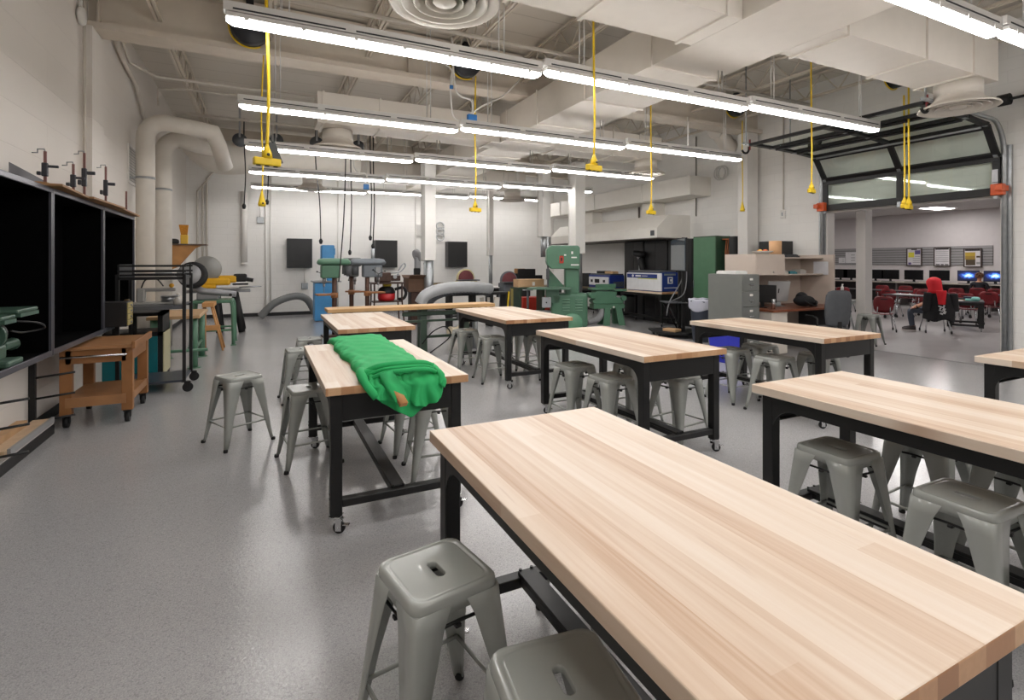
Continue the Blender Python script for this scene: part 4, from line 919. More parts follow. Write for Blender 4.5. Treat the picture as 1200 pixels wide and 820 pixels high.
conduit([(XR-.025, 7.95, 2.9), (XR-.025, 7.95, 5.2)], .014, 'thin conduit dropping to a switch box between column and garage door')
p = atx(918, 251, XR); t = T('switch_box', 'small pale switch box on the wall between column and garage door', 'switch', (XR, p.y, p.z)); MB().bx(-.04, 0, -.06, .06, -.1, .1, .008).build('box', WHT, t); MB().bx(-.048, -.04, -.02, .02, -.04, .04).build('toggle', GALV, t)
p = atx(844, 200, XR-.1); t = T('hanging_coil', 'bundle of pale cord hanging high on the wall left of the white column', 'cord bundle', (XR-.06, p.y, p.z))
for k in range(4): m = MB(); m.tube(arc((0, -.06+.04*k, -.05), .16+.02*(k % 2), 60, 420, 14, 'YZ'), .014, 6); m.build('loop', M('pale_cord', (206, 204, 200), .6), t)
# tall cabinets along the wall
def tall_cab(y0, y1, label, mat, matd, h=2.36, dep=.5, split=True, grp='tall cabinets along the wall'):
    t = T('tall_cabinet', label, 'cabinet', (XR-.02, y0, 0), 0, grp); W_ = y1-y0
    MB().bx(-dep, 0, 0, W_, 0, h, .006).build('body', mat, t)
    n = 2 if split else 1
    for k in range(n):
        d = MB(); a = .015+k*(W_-.02)/n; d.bx(-dep-.018, -dep, a, a+(W_-.04)/n, .08, h-.03, .004); dr = d.build('door', matd, t)
        if not split or k == 0:
            m = MB(); m.bx(-dep-.05, -dep-.018, a+(.04 if k else (W_-.02)/n-.06), a+(.06 if k else (W_-.02)/n-.04), 1.05, 1.25, .004); m.build('handle', CHR, dr)
BC = M('black_cabinet_paint', (30, 30, 31), .4)
tall_cab(12.2, 13.1, 'tall black double cabinet partly behind the laser cutter', BC, BC)
tall_cab(11.2, 12.15, 'tall black double cabinet behind the glossy screen stand', BC, BC)
tall_cab(10.25, 11.15, 'tall black double cabinet left of the green locker', BC, BC)
tall_cab(9.45, 10.22, 'tall green locker among the black cabinets', M('locker_green_dark', (54, 82, 62), .45), M('locker_green', (88, 128, 98), .4), 2.4, .5, False)
tall_cab(8.88, 9.06, 'narrow black cabinet beside the white column', BC, BC, 2.36, .5, False)
tall_cab(7.72, 8.25, 'black cabinet showing above the desk hutch', BC, BC, 2.2, .45, False)
m = MB()
for k in range(4): m.tube(smoothpath([(XR-.3, 9.14+.06*k, 2.3), (XR-.4, 9.12+.05*k, 1.9), (XR-.36, 9.14+.05*k, 1.5), (XR-.3, 9.17+.05*k, 1.9)], 5), .016, 6)
m.bx(XR-.34, XR-.005, 9.10, 9.42, 2.29, 2.32)
tag(m.build('cord_bundle', M('brown_orange_cord', (150, 84, 44), .6)), 'brown orange cords hanging between the green locker and the column', 'cord bundle')
# laser bench: same kind of workbench
workbench('workbench', 'butcher block workbench carrying the white and blue laser cutter', 9.5, 10.15, 10.55, 12.4, zt=.93, caster_ang=.4)
workbench('workbench', 'far workbench carrying the low blue machine beside the jointer', 9.5, 10.15, 12.9, 14.6, zt=.93, caster_ang=1.2, top=M('dark_bench_top', (110, 92, 70), .5, 0, .1))
LW = M('laser_white', (226, 226, 228), .35); LB = M('laser_blue', (36, 56, 128), .35, 0, .03)
t = T('laser_cutter', 'big white and blue laser cutter on the butcher block bench', 'laser cutter', (9.85, 11.35, .931))
MB().bx(-.31, -.26, -.72, .72, .02, .50, .01).build('front_panel', LW, t)
m = MB(); m.bx(-.262, .31, -.722, .722, .02, .52, .01).bx(-.28, .28, -.68, .68, 0, .02); m.build('body', LB, t)
m = MB(); m.bx(-.318, -.31, -.58, .68, .36, .47, .002); m.build('stripe', LB, t); m = MB(); m.bx(-.318, -.31, -.58, .2, .335, .355); m.build('trim_stripe', M('lime_trim', (196, 206, 60), .4), t)
m = MB(); m.bx(-.325, -.317, .08, .3, .395, .44).bx(-.325, -.317, -.2, .04, .41, .425).lathe([(0, 0), (.04, 0), (.04, .006), (0, .006)], (-.318, .42, .415), 14, rotm('Y', -90)); m.build('lettering', LW, t)
m = MB(); m.bx(-.3, .28, -.66, .66, .52, .56, .01).bx(-.2, .2, -.6, .6, .56, .57); m.build('lid', M('laser_lid_grey', (88, 90, 96), .3), t)
m = MB(); m.bx(-.08, .1, -.728, -.722, .22, .40).bx(-.2, .25, -.728, -.722, .10, .115); m.build('side_mark', LW, t)
m = MB(); m.bx(-.035, -.005, -.732, -.727, .25, .37).bx(-.005, .06, -.732, -.727, .34, .37).bx(-.005, .06, -.732, -.727, .25, .28); m.build('side_mark_glyph', LB, t)
m = MB(); m.bx(-.2, .2, -.73, -.722, .44, .49); m.build('vent_grille', GALV, t)
t = T('laser_machine', 'low blue machine with a white control face on the far workbench', 'machine', (9.82, 13.55, .931))
m = MB(); m.bx(-.24, .32, -.62, .5, .0, .40, .01); m.build('body', LB, t); m = MB(); m.bx(-.27, -.24, -.58, .46, .08, .34, .006); m.build('control_face', LW, t)
m = MB(); m.bx(-.28, -.27, -.42, -.32, .17, .25).bx(-.28, -.27, -.12, .12, .15, .27).bx(-.28, -.27, .24, .34, .17, .25); m.build('control', BLK, t)
m = MB(); m.bx(-.2, .3, -.6, .48, .40, .44, .01); m.build('lid', DGREY, t); m = MB(); m.bx(-.1, .28, -.63, -.62, .04, .2); m.build('side_hatch', M('hatch_grey', (78, 84, 94), .4), t)
for k, (x, y, lb) in enumerate(((9.75, 14.3, 'black box standing behind the low blue machine'), (9.95, 13.75, 'small black device on top of the low blue machine'))):
    m = MB(); m.bx(-.14, .14, -.2, .2, 0, (.44, .08)[k], .01).bx(-.1, .1, -.205, -.2, .02, (.3, .06)[k]); tag(m.build('device', BLKM, None, (x, y, (.932, 1.373)[k])), lb, 'device')
m = MB(); m.bx(-.12, .12, -.2, .2, 0, .07, .01).bx(-.09, .09, -.16, .16, .07, .075); tag(m.build('cardboard_tray', M('tan_card', (196, 160, 120), .7), None, (9.85, 13.2, 1.373)), 'tan tray lying on the low blue machine', 'tray')
# fume arm
t = T('fume_arm', 'silver and black fume extractor arm standing behind the laser cutter', 'fume arm', (10.2, 12.25, .931))
m = MB(); m.cyl((0, .0, 0), (0, 0, .75), .055, n=14).lathe([(0, 0), (.1, 0), (.1, .03), (0, .03)], (0, 0, 0), 14); m.build('riser', GALV, t)
m = MB(); m.tube(smoothpath([(-.0, -.04, .1), (-.02, -.3, .15), (-.06, -.2, .5), (-.02, -.02, .95)], 6), .08, 12); m.build('hose', BLKM, t)
m = MB(); m.tube([(0, 0, .72), (-.06, -.02, .95), (-.1, -.05, 1.0)], .06, 12); m.build('elbow', CHR, t)
m = MB(); m.lathe([(.05, 0), (.18, -.02), (.2, .05), (.17, .12), (0, .14)], (-.1, -.05, 1.0), 20, rotm('X', 12)); m.build('nozzle', BLKM, t)
# leaning pale board behind the bench
m = MB(); m.box((0, 0, .38), (.02, .6, .76), 0, .002, rotm('Y', 6)); tag(m.build('leaning_board', M('pale_board', (204, 196, 184), .6), None, (10.45, 12.6, .005)), 'pale board leaning behind the legs of the laser bench', 'board')
# screen on a wheeled black stand
t = T('screen_stand', 'black wheeled stand with a glossy flat screen turned away from the camera', 'screen stand', (8.75, 9.25, 0), -.50)
m = MB(); m.prism([(-.55, -.45), (.1, -.6), (.45, -.3), (.45, .3), (.1, .55), (-.55, .4)], .09, .13, 'Z'); m.build('base', BLKM, t)
for k, (x, y) in enumerate(((-.45, -.3), (-.45, .3), (.35, -.25), (.35, .25))): m = MB(); m.cyl((x-.015, y, .045), (x+.015, y, .045), .045, n=14).bx(x-.02, x+.02, y-.02, y+.02, .05, .09); m.build('caster', BLKM, t)
for y in (-.16, .16): m = MB(); m.bx(.1, .17, y-.03, y+.03, .13, 2.3, .004); m.build('mast', BLKM, t)
t2 = MB(); t2.bx(.06, .10, -.62, .62, 1.52, 2.28, .008); t2.build('screen_case', BLKM, t)
m = MB(); m.bx(.045, .06, -.6, .6, 1.54, 2.26); m.build('glass', M('glossy_dark_glass', (52, 66, 78), .05, 0, .02, 3, 0, .6), t)
m = MB(); m.bx(-.3, .2, -.3, .3, .78, .80); m.build('tray', DGREY, t)
for y in (-.22, .22): m = MB(); m.tube([(-.25, y, .79), (.1, y, .13)], .02, 6); m.build('brace', BLKM, t)
m = MB(); m.tube(smoothpath([(.18, .1, 2.1), (.2, .16, 1.7), (.15, .05, 1.3), (-.2, -.25, .82), (-.28, -.3, .5)], 6), .014, 6); m.tube(smoothpath([(.18, -.1, 1.9), (.2, -.2, 1.4), (.1, -.3, 1.0), (-.1, -.1, .83)], 6), .012, 6); m.build('cable', M('grey_cable', (120, 120, 122), .6), t)
m = MB(); m.bx(-.1, .14, -.17, .17, 0, .06, .006).bx(-.08, .12, -.15, .15, .06, .064); tag(m.build('parcel', M('tan_card', (196, 160, 120), .7), None, (8.5, 9.12, .132), .2), 'tan parcel lying on the base of the screen stand', 'parcel')
# rubbish bin
t = T('rubbish_bin', 'large grey rubbish bin lined with a white bag left of the file cabinet', 'bin', (8.72, 8.35, 0))
m = MB(); m.lathe([(0, 0), (.24, 0), (.29, .86), (.315, .86), (.315, .9), (.28, .9), (.24, .1), (0, .1)], (0, 0, 0), 24); m.build('body', M('bin_grey', (84, 92, 108), .45), t)
m = MB(); prof = [(.288, .68), (.31, .71), (.322, .75), (.318, .88), (.33, .91), (.30, .925), (.26, .85)]
rings = [[(r*(1+.02*math.sin(7*a+i))*math.cos(a), r*(1+.02*math.sin(7*a+i))*math.sin(a), z+(.03*math.sin(3*a+1) if i == 0 else .008*math.sin(9*a))) for a in [2*PI*j/36 for j in range(36)]] for i, (r, z) in enumerate(prof)]
m.loft(rings, True, False); m.build('bag', M('white_bag', (204, 206, 220), .35, 0, .04), t, recalc=False)
# file cabinet
FC = M('file_cabinet_grey', (122, 124, 120), .45, .1, .03)
t = T('file_cabinet', 'tall grey steel file cabinet at the end of the desk hutch', 'file cabinet', (7.79, 6.58, 0))
MB().bx(0, .46, 0, .78, .02, 1.5, .006).build('body', FC, t)
for k in range(5):
    m = MB(); z = .05+k*.288; m.bx(.015, .445, -.016, 0, z, z+.276, .004); dr = m.build('drawer', M('file_drawer_grey', (112, 114, 111), .45, .1, .03), t)
    m = MB(); m.bx(.17, .29, -.034, -.016, z+.10, z+.12, .004); m.build('handle', CHR, dr); m = MB(); m.bx(.19, .27, -.022, -.016, z+.19, z+.23, .002); m.build('label_holder', WHT, dr); m = MB(); m.cyl((.23, -.02, z+.06), (.23, -.016, z+.06), .008, n=8); m.build('latch', CHR, dr)
m = MB(); m.bx(-.16, .16, -.22, .22, 0, .045, .002).bx(-.15, .14, -.21, .2, .045, .06, .002); tag(m.build('paper_stack', M('white_paper', (232, 231, 229), .7), None, (8.02, 7.0, 1.502), .05), 'white stack of paper on top of the grey file cabinet', 'paper')
t = T('recycling_bin', 'blue recycling bin in front of the grey file cabinet', 'bin', (7.22, 6.42, 0))
BLB = M('recycling_blue', (48, 56, 190), .4, 0, .03)
m = MB(); m.loft([[(-.15, -.19, .08), (.15, -.19, .08), (.15, .19, .08), (-.15, .19, .08)], [(-.18, -.23, .48), (.18, -.23, .48), (.18, .23, .48), (-.18, .23, .48)], [(-.165, -.215, .48), (.165, -.215, .48), (.165, .215, .48), (-.165, .215, .48)], [(-.14, -.18, .1), (.14, -.18, .1), (.14, .18, .1), (-.14, .18, .1)]], True, True, False); m.build('tub', BLB, t)
m = MB(); m.bx(-.13, .13, -.17, .17, 0, .08, .01); m.build('base', BLB, t)
# desk hutch
BEI = M('beige_hutch', (198, 184, 172), .5, 0, .02); HX0, HX1, HY0, HY1 = 8.40, 10.70, 6.75, 7.50
t = T('desk_hutch', 'beige office desk with overhead bin and shelf beside the garage door', 'desk', (0, 0, 0))
m = MB(); m.bx(HX0, HX1, HY1-.04, HY1, 0, 1.88, .004); m.build('back_panel', BEI, t)
m = MB(); m.bx(HX1-.03, HX1+.02, HY0-.02, HY1, 0, 1.88, .004); m.build('end_panel', BEI, t)
m = MB(); m.bx(HX0, HX0+.80, HY0+.02, HY1-.04, 1.47, 1.49).bx(HX0, HX0+.80, HY0+.02, HY1-.04, 1.86, 1.88).bx(HX0, HX0+.02, HY0+.02, HY1-.04, 1.49, 1.86).bx(HX0+.78, HX0+.80, HY0+.02, HY1-.04, 1.49, 1.86); m.build('overhead_bin', BEI, t)
m = MB(); m.bx(HX0+.01, HX0+.79, HY0, HY0+.02, 1.48, 1.86, .003); d = m.build('bin_door', BEI, t); m = MB(); m.cyl((HX0+.45, HY0, 1.53), (HX0+.45, HY0-.012, 1.53), .014, n=10); m.build('lock', CHR, d)
m = MB(); m.bx(HX0+.80, HX1-.03, HY0+.2, HY1-.04, 1.46, 1.485).bx(HX0+.80, HX1-.03, HY0+.2, HY1-.04, 1.80, 1.825); m.build('open_shelf', BEI, t)
DW = M('desk_edge_wood', (126, 72, 48), .4, 0, .12)
m = MB(); m.bx(HX0, HX1-.03, HY0-.35, HY1-.04, .80, .84, .004); m.build('desktop', DW, t)
m = MB(); m.bx(HX0+.02, HX0+.45, HY0-.30, HY1-.04, .02, .80, .004); m.build('pedestal', M('pedestal_beige', (206, 198, 188), .5), t)
m = MB(); m.bx(HX1-.10, HX1-.04, HY0-.3, HY1-.04, .02, .80); m.build('leg_panel', DGREY, t)
m = MB(); m.bx(0, .1, -.002, 0, 0, .16); m = MB(); pp = atx(972, 321, HX1-.035); m.bx(-.004, 0, -.16, .16, -.14, .14); tag(m.build('notice', M('notice_paper', (228, 228, 232), .7), None, (HX1-.032, HY0+.25, 1.60)), 'white sheet of paper fixed to the end panel of the desk hutch', 'paper')
# things on the hutch and the desk
m = MB(); m.lathe([(0, 0), (.1, 0), (.2, .05), (.21, .06), (.19, .06), (.09, .015), (0, .015)], (0, 0, 0), 24); tag(m.build('bowl', WHT, None, (8.83, 6.98, 1.881)), 'shallow white bowl on the overhead bin', 'bowl')
ORA = M('fruit_orange', (214, 110, 50), .5, 0, .1, 20); 
for k, (x, y) in enumerate(((-.09, -.03), (.0, .06), (.03, -.06), (.1, .02))):
    m = MB(); m.sph((0, 0, .035), .045, (1, 1, .92)).cyl((0, 0, .07), (0, 0, .08), .006, n=6); tag(m.build('orange', [M('fruit_pale', (222, 176, 96), .5), ORA, ORA, M('fruit_red', (200, 84, 50), .5)][k], None, (8.83+x, 6.98+y, 1.881+.018)), ['pale yellow fruit in the white bowl', 'orange fruit at the back of the white bowl', 'orange fruit at the front of the white bowl', 'reddish fruit at the shelf end of the white bowl'][k], 'fruit', 'fruit in the bowl')
m = MB(); m.lathe([(0, 0), (.115, 0), (.12, .33), (.108, .33), (.105, .02), (0, .02)], (0, 0, 0), 24); tag(m.build('paper_tube', M('kraft_paper', (212, 168, 126), .7), None, (9.40, 7.12, 1.826)), 'tan kraft cylinder standing on the shelf top of the hutch', 'tube')
m = MB(); m.bx(-.19, .19, -.14, .14, 0, .03, .005).bx(-.17, .17, -.12, .12, .03, .055, .005)
for k in range(5): m.bx(-.16+.065*k, -.11+.065*k, -.1, .1, .055, .065)
tag(m.build('desk_tray', DGREY, None, (9.83, 7.16, 1.826)), 'dark keyboard like tray on the shelf top of the hutch', 'tray')
for k, (w_, h_, c) in enumerate(((.03, .29, (50, 62, 130)), (.025, .27, (70, 60, 80)), (.03, .28, (130, 60, 56)), (.02, .24, (150, 150, 160)))):
    m = MB(); m.bx(0, w_, 0, .2, 0, h_, .002).bx(.003, w_-.003, .004, .202, .003, h_-.003); tag(m.build('binder', M('binder_%d' % k, c, .5), None, (9.24+.04*k, 7.0, 1.486)), ['blue binder at the bin side of the open shelf', 'dark binder second from the bin on the open shelf', 'dull red binder on the open shelf', 'pale thin book leaning on the dull red binder'][k], 'book', 'books on the open shelf')
for k, (x, w_, h_, c) in enumerate(((9.58, .2, .05, (206, 200, 190)), (9.85, .22, .035, (70, 140, 150)), (10.15, .18, .07, (190, 186, 180)))):
    m = MB(); m.bx(-w_/2, w_/2, -.12, .12, 0, h_, .004).bx(-w_/2+.02, w_/2-.03, -.1, .1, h_, h_+.02, .002); tag(m.build('paper_pile', M('pile_%d' % k, c, .6), None, (x, 7.15, 1.486)), ['cream pile of papers next to the binders', 'teal folder pile in the middle of the open shelf', 'pale pile at the wall end of the open shelf'][k], 'papers')
t = T('desk_monitor', 'black desktop monitor at the file cabinet end of the desk', 'monitor', (8.80, 6.95, .841), .5)
MB().bx(-.03, .02, -.25, .25, .1, .44, .008).build('screen', BLKM, t); m = MB(); m.bx(-.1, .1, -.1, .1, 0, .015, .004).bx(-.02, .02, -.03, .03, .01, .2); m.build('stand', BLK, t)
t = T('tilted_screen', 'pale grey all in one computer seen from behind, tilted on the desk', 'computer', (9.32, 7.0, .841), -.35)
m = MB(); m.box((0, 0, .30), (.46, .04, .42), 0, .012, rotm('X', 14), 2); m.build('case', M('computer_silver', (180, 180, 180), .35, .2), t)
m = MB(); m.box((0, .08, .14), (.18, .012, .28), 0, .003, rotm('X', -22)).bx(-.1, .1, -.08, .14, 0, .012, .003); m.build('stand', GALV, t); m = MB(); m.box((0, -.026, .31), (.02, .006, .09), 0, 0, rotm('X', 14)); m.build('mark', BLK, t)
m = MB(); m.lathe([(0, 0), (.035, 0), (.038, .17), (.032, .19), (0, .19)], (0, 0, 0), 16); tag(m.build('steel_cup', CHR, None, (8.66, 6.60, .841)), 'shiny steel flask on the desk edge', 'flask')
t = T('backpack', 'black bag slumped on the desk in front of the tilted computer', 'bag', (9.72, 6.72, .841))
m = MB(); m.sph((0, 0, .116), .2, (1.25, .8, .55)).sph((.0, .05, .17), .13, (1, .8, .9)).sph((.2, -.02, .07), .12, (1.2, .8, .6)); m.build('body', M('black_fabric', (26, 26, 29), .85, 0, .1, 12, .2), t)
m = MB(); m.tube(smoothpath([(-.15, -.12, .12), (-.05, -.2, .05), (.12, -.18, .03), (.2, -.1, .1)], 5), .014, 6); m.build('strap', BLKM, t)
# office chair
CHF = M('office_chair_fabric', (82, 84, 88), .8, 0, .06, 12)
t = T('office_chair', 'dark grey high backed office chair at the beige desk', 'chair', (9.46, 6.05, 0), -.35)
m = MB(); rings = []
for z, w_, d in ((.56, .15, .03), (.60, .215, .045), (.75, .245, .055), (.95, .25, .055), (1.12, .24, .05), (1.19, .20, .04), (1.215, .12, .025)):
    rings.append([(w_*math.copysign(abs(math.cos(a))**.6, math.cos(a)), -.24+d*math.copysign(abs(math.sin(a))**.7, math.sin(a))+.10*(w_*math.cos(a))**2/.06*.25+(z-.8)*-.08, z) for a in [2*PI*j/24 for j in range(24)]])
m.loft(rings, True, True); m.build('backrest', CHF, t)
m = MB(); m.bx(-.25, .25, -.22, .26, .44, .53, .04, 3); m.build('seat', CHF, t)
m = MB(); m.box((0, -.27, .5), (.08, .02, .3), 0, .004); m.build('back_bracket', BLKM, t)
m = MB(); m.cyl((0, 0, .1), (0, 0, .44), .03, n=12); m.build('post', BLKM, t)
for sx in (-1, 1): m = MB(); m.tube(smoothpath([(sx*.25, -.1, .48), (sx*.31, -.1, .52), (sx*.31, -.08, .70), (sx*.31, .2, .72)], 5), .02, 8); m.build('armrest', BLKM, t)
for k in range(5):
    a = 2*PI*k/5+.3; m = MB(); m.tube([(0, 0, .12), (.3*math.cos(a), .3*math.sin(a), .075)], [.03, .018], 8); lg = m.build('base_arm', BLKM, t)
    m = MB(); m.cyl((.3*math.cos(a)-.02, .3*math.sin(a), .032), (.3*math.cos(a)+.02, .3*math.sin(a), .032), .032, n=12); m.build('caster', RUB, lg)
# green bandsaw
Y0 = 0.0; DBS = 13.6
def fx(px): return (px-668)*DBS/FPX
def fz(py, px=0): return CAM_H-(py-HOR)*DBS/FPX
BS = atd(668, HOR, DBS)
t = T('green_bandsaw', 'tall green bandsaw with louvred base and red badge, behind the middle benches', 'bandsaw', (BS.x, BS.y, 0), -YAW)
xb0, xb1, zb1 = fx(646), fx(689), fz(344, 668)
MB().bx(xb0, xb1, Y0, Y0+.62, 0, zb1, .07, 4).build('base_cabinet', GRN, t)
m = MB()
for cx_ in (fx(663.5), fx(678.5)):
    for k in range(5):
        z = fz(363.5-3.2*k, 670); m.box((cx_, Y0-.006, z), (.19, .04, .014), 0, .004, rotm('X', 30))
m.build('louvre', M('louvre_highlight_green', (112, 148, 126), .4), t)  # green lighter than the saw body, painting highlights onto the louvres
m = MB(); m.lathe([(0, 0), (.27, 0), (.27, .06), (.24, .09), (0, .09)], (fx(671), Y0, .12), 28, rotm('X', 90)); m.build('wheel_cover', M('cover_green', (98, 148, 118), .35), t)
xc0, xc1 = fx(663), fx(679.5); zt_, zh = fz(287.5, 662), fz(315, 662)
MB().bx(xc0, xc1, Y0+.12, Y0+.5, zb1-.05, zt_-.1, .03, 3).build('column', GRN, t)
xh0, xh1 = fx(640.5), fx(679.7)
m = MB(); R = .12; prof = [(xh0+R, zt_), (xh1-.05, zt_), (xh1, zt_-.05), (xh1, zh-.02), (xh1-.1, zh), (xh0+.13, zh), (xh0+.04, zh+.08), (xh0, zh+.18), (xh0, zt_-.1)]
m.prism(prof, Y0, Y0+.5, 'Y', .025); m.build('head', GRN, t)
m = MB(); p = (fx(658), fz(304, 658)); m.bx(p[0]-.055, p[0]+.055, Y0-.012, Y0, p[1]-.1, p[1]+.1, .02, 2); bd = m.build('badge', M('badge_red', (186, 66, 48), .4), t)
m = MB(); m.bx(p[0]-.02, p[0]+.02, Y0-.018, Y0-.012, p[1]-.05, p[1]+.05); m.build('badge_centre', BLK, bd)
m = MB(); 
for a, b, c, d in ((661, 299.5, 663.5, 298), (669.5, 302.3, 676, 300.8), (669, 311, 678.5, 309.6), (669.5, 297.5, 671.5, 294.5)): m.bx(fx(a), fx(c), Y0-.004, Y0, fz(b, 665), fz(d, 665))
m.build('label_plate', WHT, t)
m = MB(); zz = fz(336.5, 640); m.prism([(fx(617), Y0-.35), (fx(668), Y0-.35), (fx(670), Y0+.3), (fx(624), Y0+.35)], zz-.045, zz, 'Z'); m.bx(fx(640), fx(655), Y0, Y0+.3, zb1-.25, zz-.045); m.build('work_table', M('green_table_edge', (92, 122, 104), .35, .3, .08), t)
m = MB(); m.prism([(fx(643), zz), (fx(663), zz), (fx(645), zh-.02), (fx(643), zh-.02)], Y0+.34, Y0+.4, 'Y'); m.build('blade_guard', GRN, t)
m = MB(); m.bx(fx(641.5), fx(643.5), Y0+.1, Y0+.16, zz, zh+.1).bx(fx(640.5), fx(644), Y0+.05, Y0+.2, zz+.2, zh); m.build('guide_bar', DGREY, t)
m = MB(); m.bx(fx(635), fx(645.5), Y0-.12, Y0+.05, fz(360, 640), fz(348, 640), .01); sb = m.build('switch_box', M('switch_grey', (168, 170, 174), .4, .2), t)
m = MB(); m.cyl((fx(640), Y0-.12, fz(354, 640)), (fx(640), Y0-.135, fz(354, 640)), .02, n=10); m.build('button', BLK, sb)
m = MB(); m.bx(fx(622), fx(646), Y0+.1, Y0+.3, .36, .44, .01); m.build('outrigger', GALV, t)
t = T('roller_stand', 'slim grey roller stand beneath the bandsaw table', 'stand', tuple(atd(618.5, HOR, 13.4).xy)+(0,)); zt2 = CAM_H-(339-HOR)*13.4/FPX
m = MB(); m.cyl((0, 0, .3), (0, 0, zt2-.03), .03, n=10); m.build('post', DGREY, t); m = MB(); m.bx(-.14, .14, -.04, .04, zt2-.03, zt2, .006); m.build('roller', GALV, t)
for a in (0, 2.1, 4.2): m = MB(); m.tube([(0, 0, .36), (.25*math.cos(a), .25*math.sin(a), 0)], .018, 6); m.build('leg', DGREY, t)
# jointer
t = T('jointer', 'green cast iron jointer on splayed legs with a dust hose, beside the green bandsaw', 'jointer', (8.60, 11.72, 0), -.25)
m = MB(); m.prism([(-.42, .58), (.40, .58), (.42, .66), (.36, .74), (.2, .78), (.24, .92), (-.38, .96), (-.46, .86), (-.42, .74), (-.5, .66)], -.16, .16, 'Y', .02); m.build('body', GRN, t)
m = MB(); m.bx(-.5, .12, -.2, .2, .97, 1.02, .01).bx(.14, .5, -.2, .2, .93, .98, .01).bx(-.3, .3, .1, .14, 1.0, 1.12, .01).cyl((-.48, -.2, .82), (-.48, .2, .82), .08, n=16).cyl((.4, -.24, .74), (.4, -.1, .74), .07, n=14); m.build('table', GRN, t)
m = MB(); m.prism([(-.46, .58), (.44, .58), (.44, .46), (-.46, .46)], -.17, .17, 'Y'); m.build('stand_top', GRN, t)
for x0, sl in ((-.06, -.05), (.26, .06)):
    m = MB(); m.loft([[(x0-.06+sl*1.2-.03, -.24, 0), (x0+.07+sl*1.2+.03, -.24, 0), (x0+.07+sl*1.2, -.14, 0), (x0-.06+sl*1.2, -.14, 0)], [(x0-.08, -.17, .48), (x0+.09, -.17, .48), (x0+.09, -.11, .48), (x0-.08, -.11, .48)]], True, True, False); m.build('leg', GRN, t)
    m = MB(); m.loft([[(x0-.06+sl*1.2-.03, .24, 0), (x0+.07+sl*1.2+.03, .24, 0), (x0+.07+sl*1.2, .14, 0), (x0-.06+sl*1.2, .14, 0)], [(x0-.08, .17, .48), (x0+.09, .17, .48), (x0+.09, .11, .48), (x0-.08, .11, .48)]], True, True, False); m.build('leg', GRN, t)
m = MB(); m.tube(smoothpath([(-.2, -.05, .5), (-.22, -.1, .3), (-.35, -.12, .16), (-.62, -.1, .1)], 6), .085, 14); m.build('dust_hose', M('dust_hose_grey', (140, 140, 142), .5, 0, .1, 30), t)
m = MB(); m.cyl((.12, -.165, .5), (.12, -.18, .5), .03, n=12); m.build('start_button', WHT, t)
# bench in the back corner with monitors
t = T('corner_bench', 'cluttered dark work bench in the back corner left of the bandsaw', 'bench', (8.45, 15.6, 0))
MB().bx(-1.1, 1.3, -.4, .45, .88, .93, .004).build('top', M('dark_bench_top', (110, 92, 70), .5, 0, .1), t)
for sx in (-1.0, 1.2):
    for sy in (-.34, .38): MB().bx(sx-.04, sx+.04, sy-.04, sy+.04, 0, .88).build('leg', DGRN, t)
for k, (px, py, w_, h_, lb) in enumerate(((617, 322, .66, .46, 'wide black monitor back on the corner bench'), (629, 326, .42, .24, 'low black screen behind the wide monitor'), (610, 326, .4, .3, 'black screen edge on the boxy side of the corner bench'))):
    p = aty(px, py, 15.6+.15*(k-1)); t = T('monitor', lb, 'monitor', (p.x, p.y, .931))
    m = MB(); m.bx(-w_/2, w_/2, -.03, .02, .12, .12+h_, .008); m.build('screen', BLKM, t); m = MB(); m.bx(-.12, .12, -.1, .1, 0, .015).bx(-.03, .03, -.01, .04, .01, .2); m.build('stand', BLK, t)
p = aty(620, 332, 12.9); t = T('tan_carton', 'long tan carton on the bandsaw table rail', 'carton', (p.x, 12.9, 0))
zz2 = aty(620, 336, 12.9).z; m = MB(); m.bx(-.42, .4, -.16, .16, zz2, zz2+.22, .006); m.build('box', M('tan_carton', (196, 160, 122), .6), t); m = MB(); m.bx(.02, .1, -.164, -.16, zz2+.04, zz2+.14); m.build('label', WHT, t); m = MB(); m.bx(-.46, .5, -.24, .24, zz2-.05, zz2).bx(-.4, -.34, -.2, .2, 0, zz2-.05).bx(.34, .4, -.2, .2, 0, zz2-.05); m.build('stand', DGRN, t)
t = T('red_cabinet', 'red tool cabinet under the bench behind the roller stand', 'cabinet', (7.42, 13.6, 0)); MB().bx(-.6, .6, -.25, .25, .05, .70, .01).build('body', M('red_enamel', (188, 52, 40), .4), t); MB().bx(-.56, .56, -.262, -.25, .1, .66, .004).build('door', M('red_enamel_door', (196, 60, 46), .4), t); m = MB(); m.bx(-.06, .06, -.28, -.262, .58, .6); m.build('handle', CHR, t); MB().bx(-.55, .55, -.2, .2, 0, .05).build('plinth', BLKM, t)
m = MB(); m.bx(-.12, .12, -.12, .12, 0, .9, .006).bx(-.13, .13, -.13, .13, .9, .93); tag(m.build('olive_cabinet', M('olive_yellow', (168, 152, 84), .5), None, (6.95, 14.1, 0)), 'narrow olive yellow cabinet left of the red tool cabinet', 'cabinet')
p = aty(603, 316, 15.8); m = MB(); m.bx(-.15, .15, -.12, .12, 0, .16, .004).bx(-.14, .14, -.11, .11, .16, .165); tag(m.build('small_box', M('kraft_box', (160, 112, 66), .6), None, (8.0, 15.95, 1.35)), 'small brown box on the green cabinet in the back corner', 'box')
m = MB(); m.bx(-.22, .22, -.2, .2, 0, .41, .01).bx(-.26, .26, -.22, .22, .38, .415); tag(m.build('green_chest', DGRN, None, (8.0, 15.95, .932)), 'dark green chest on the corner bench under the small brown box', 'chest')
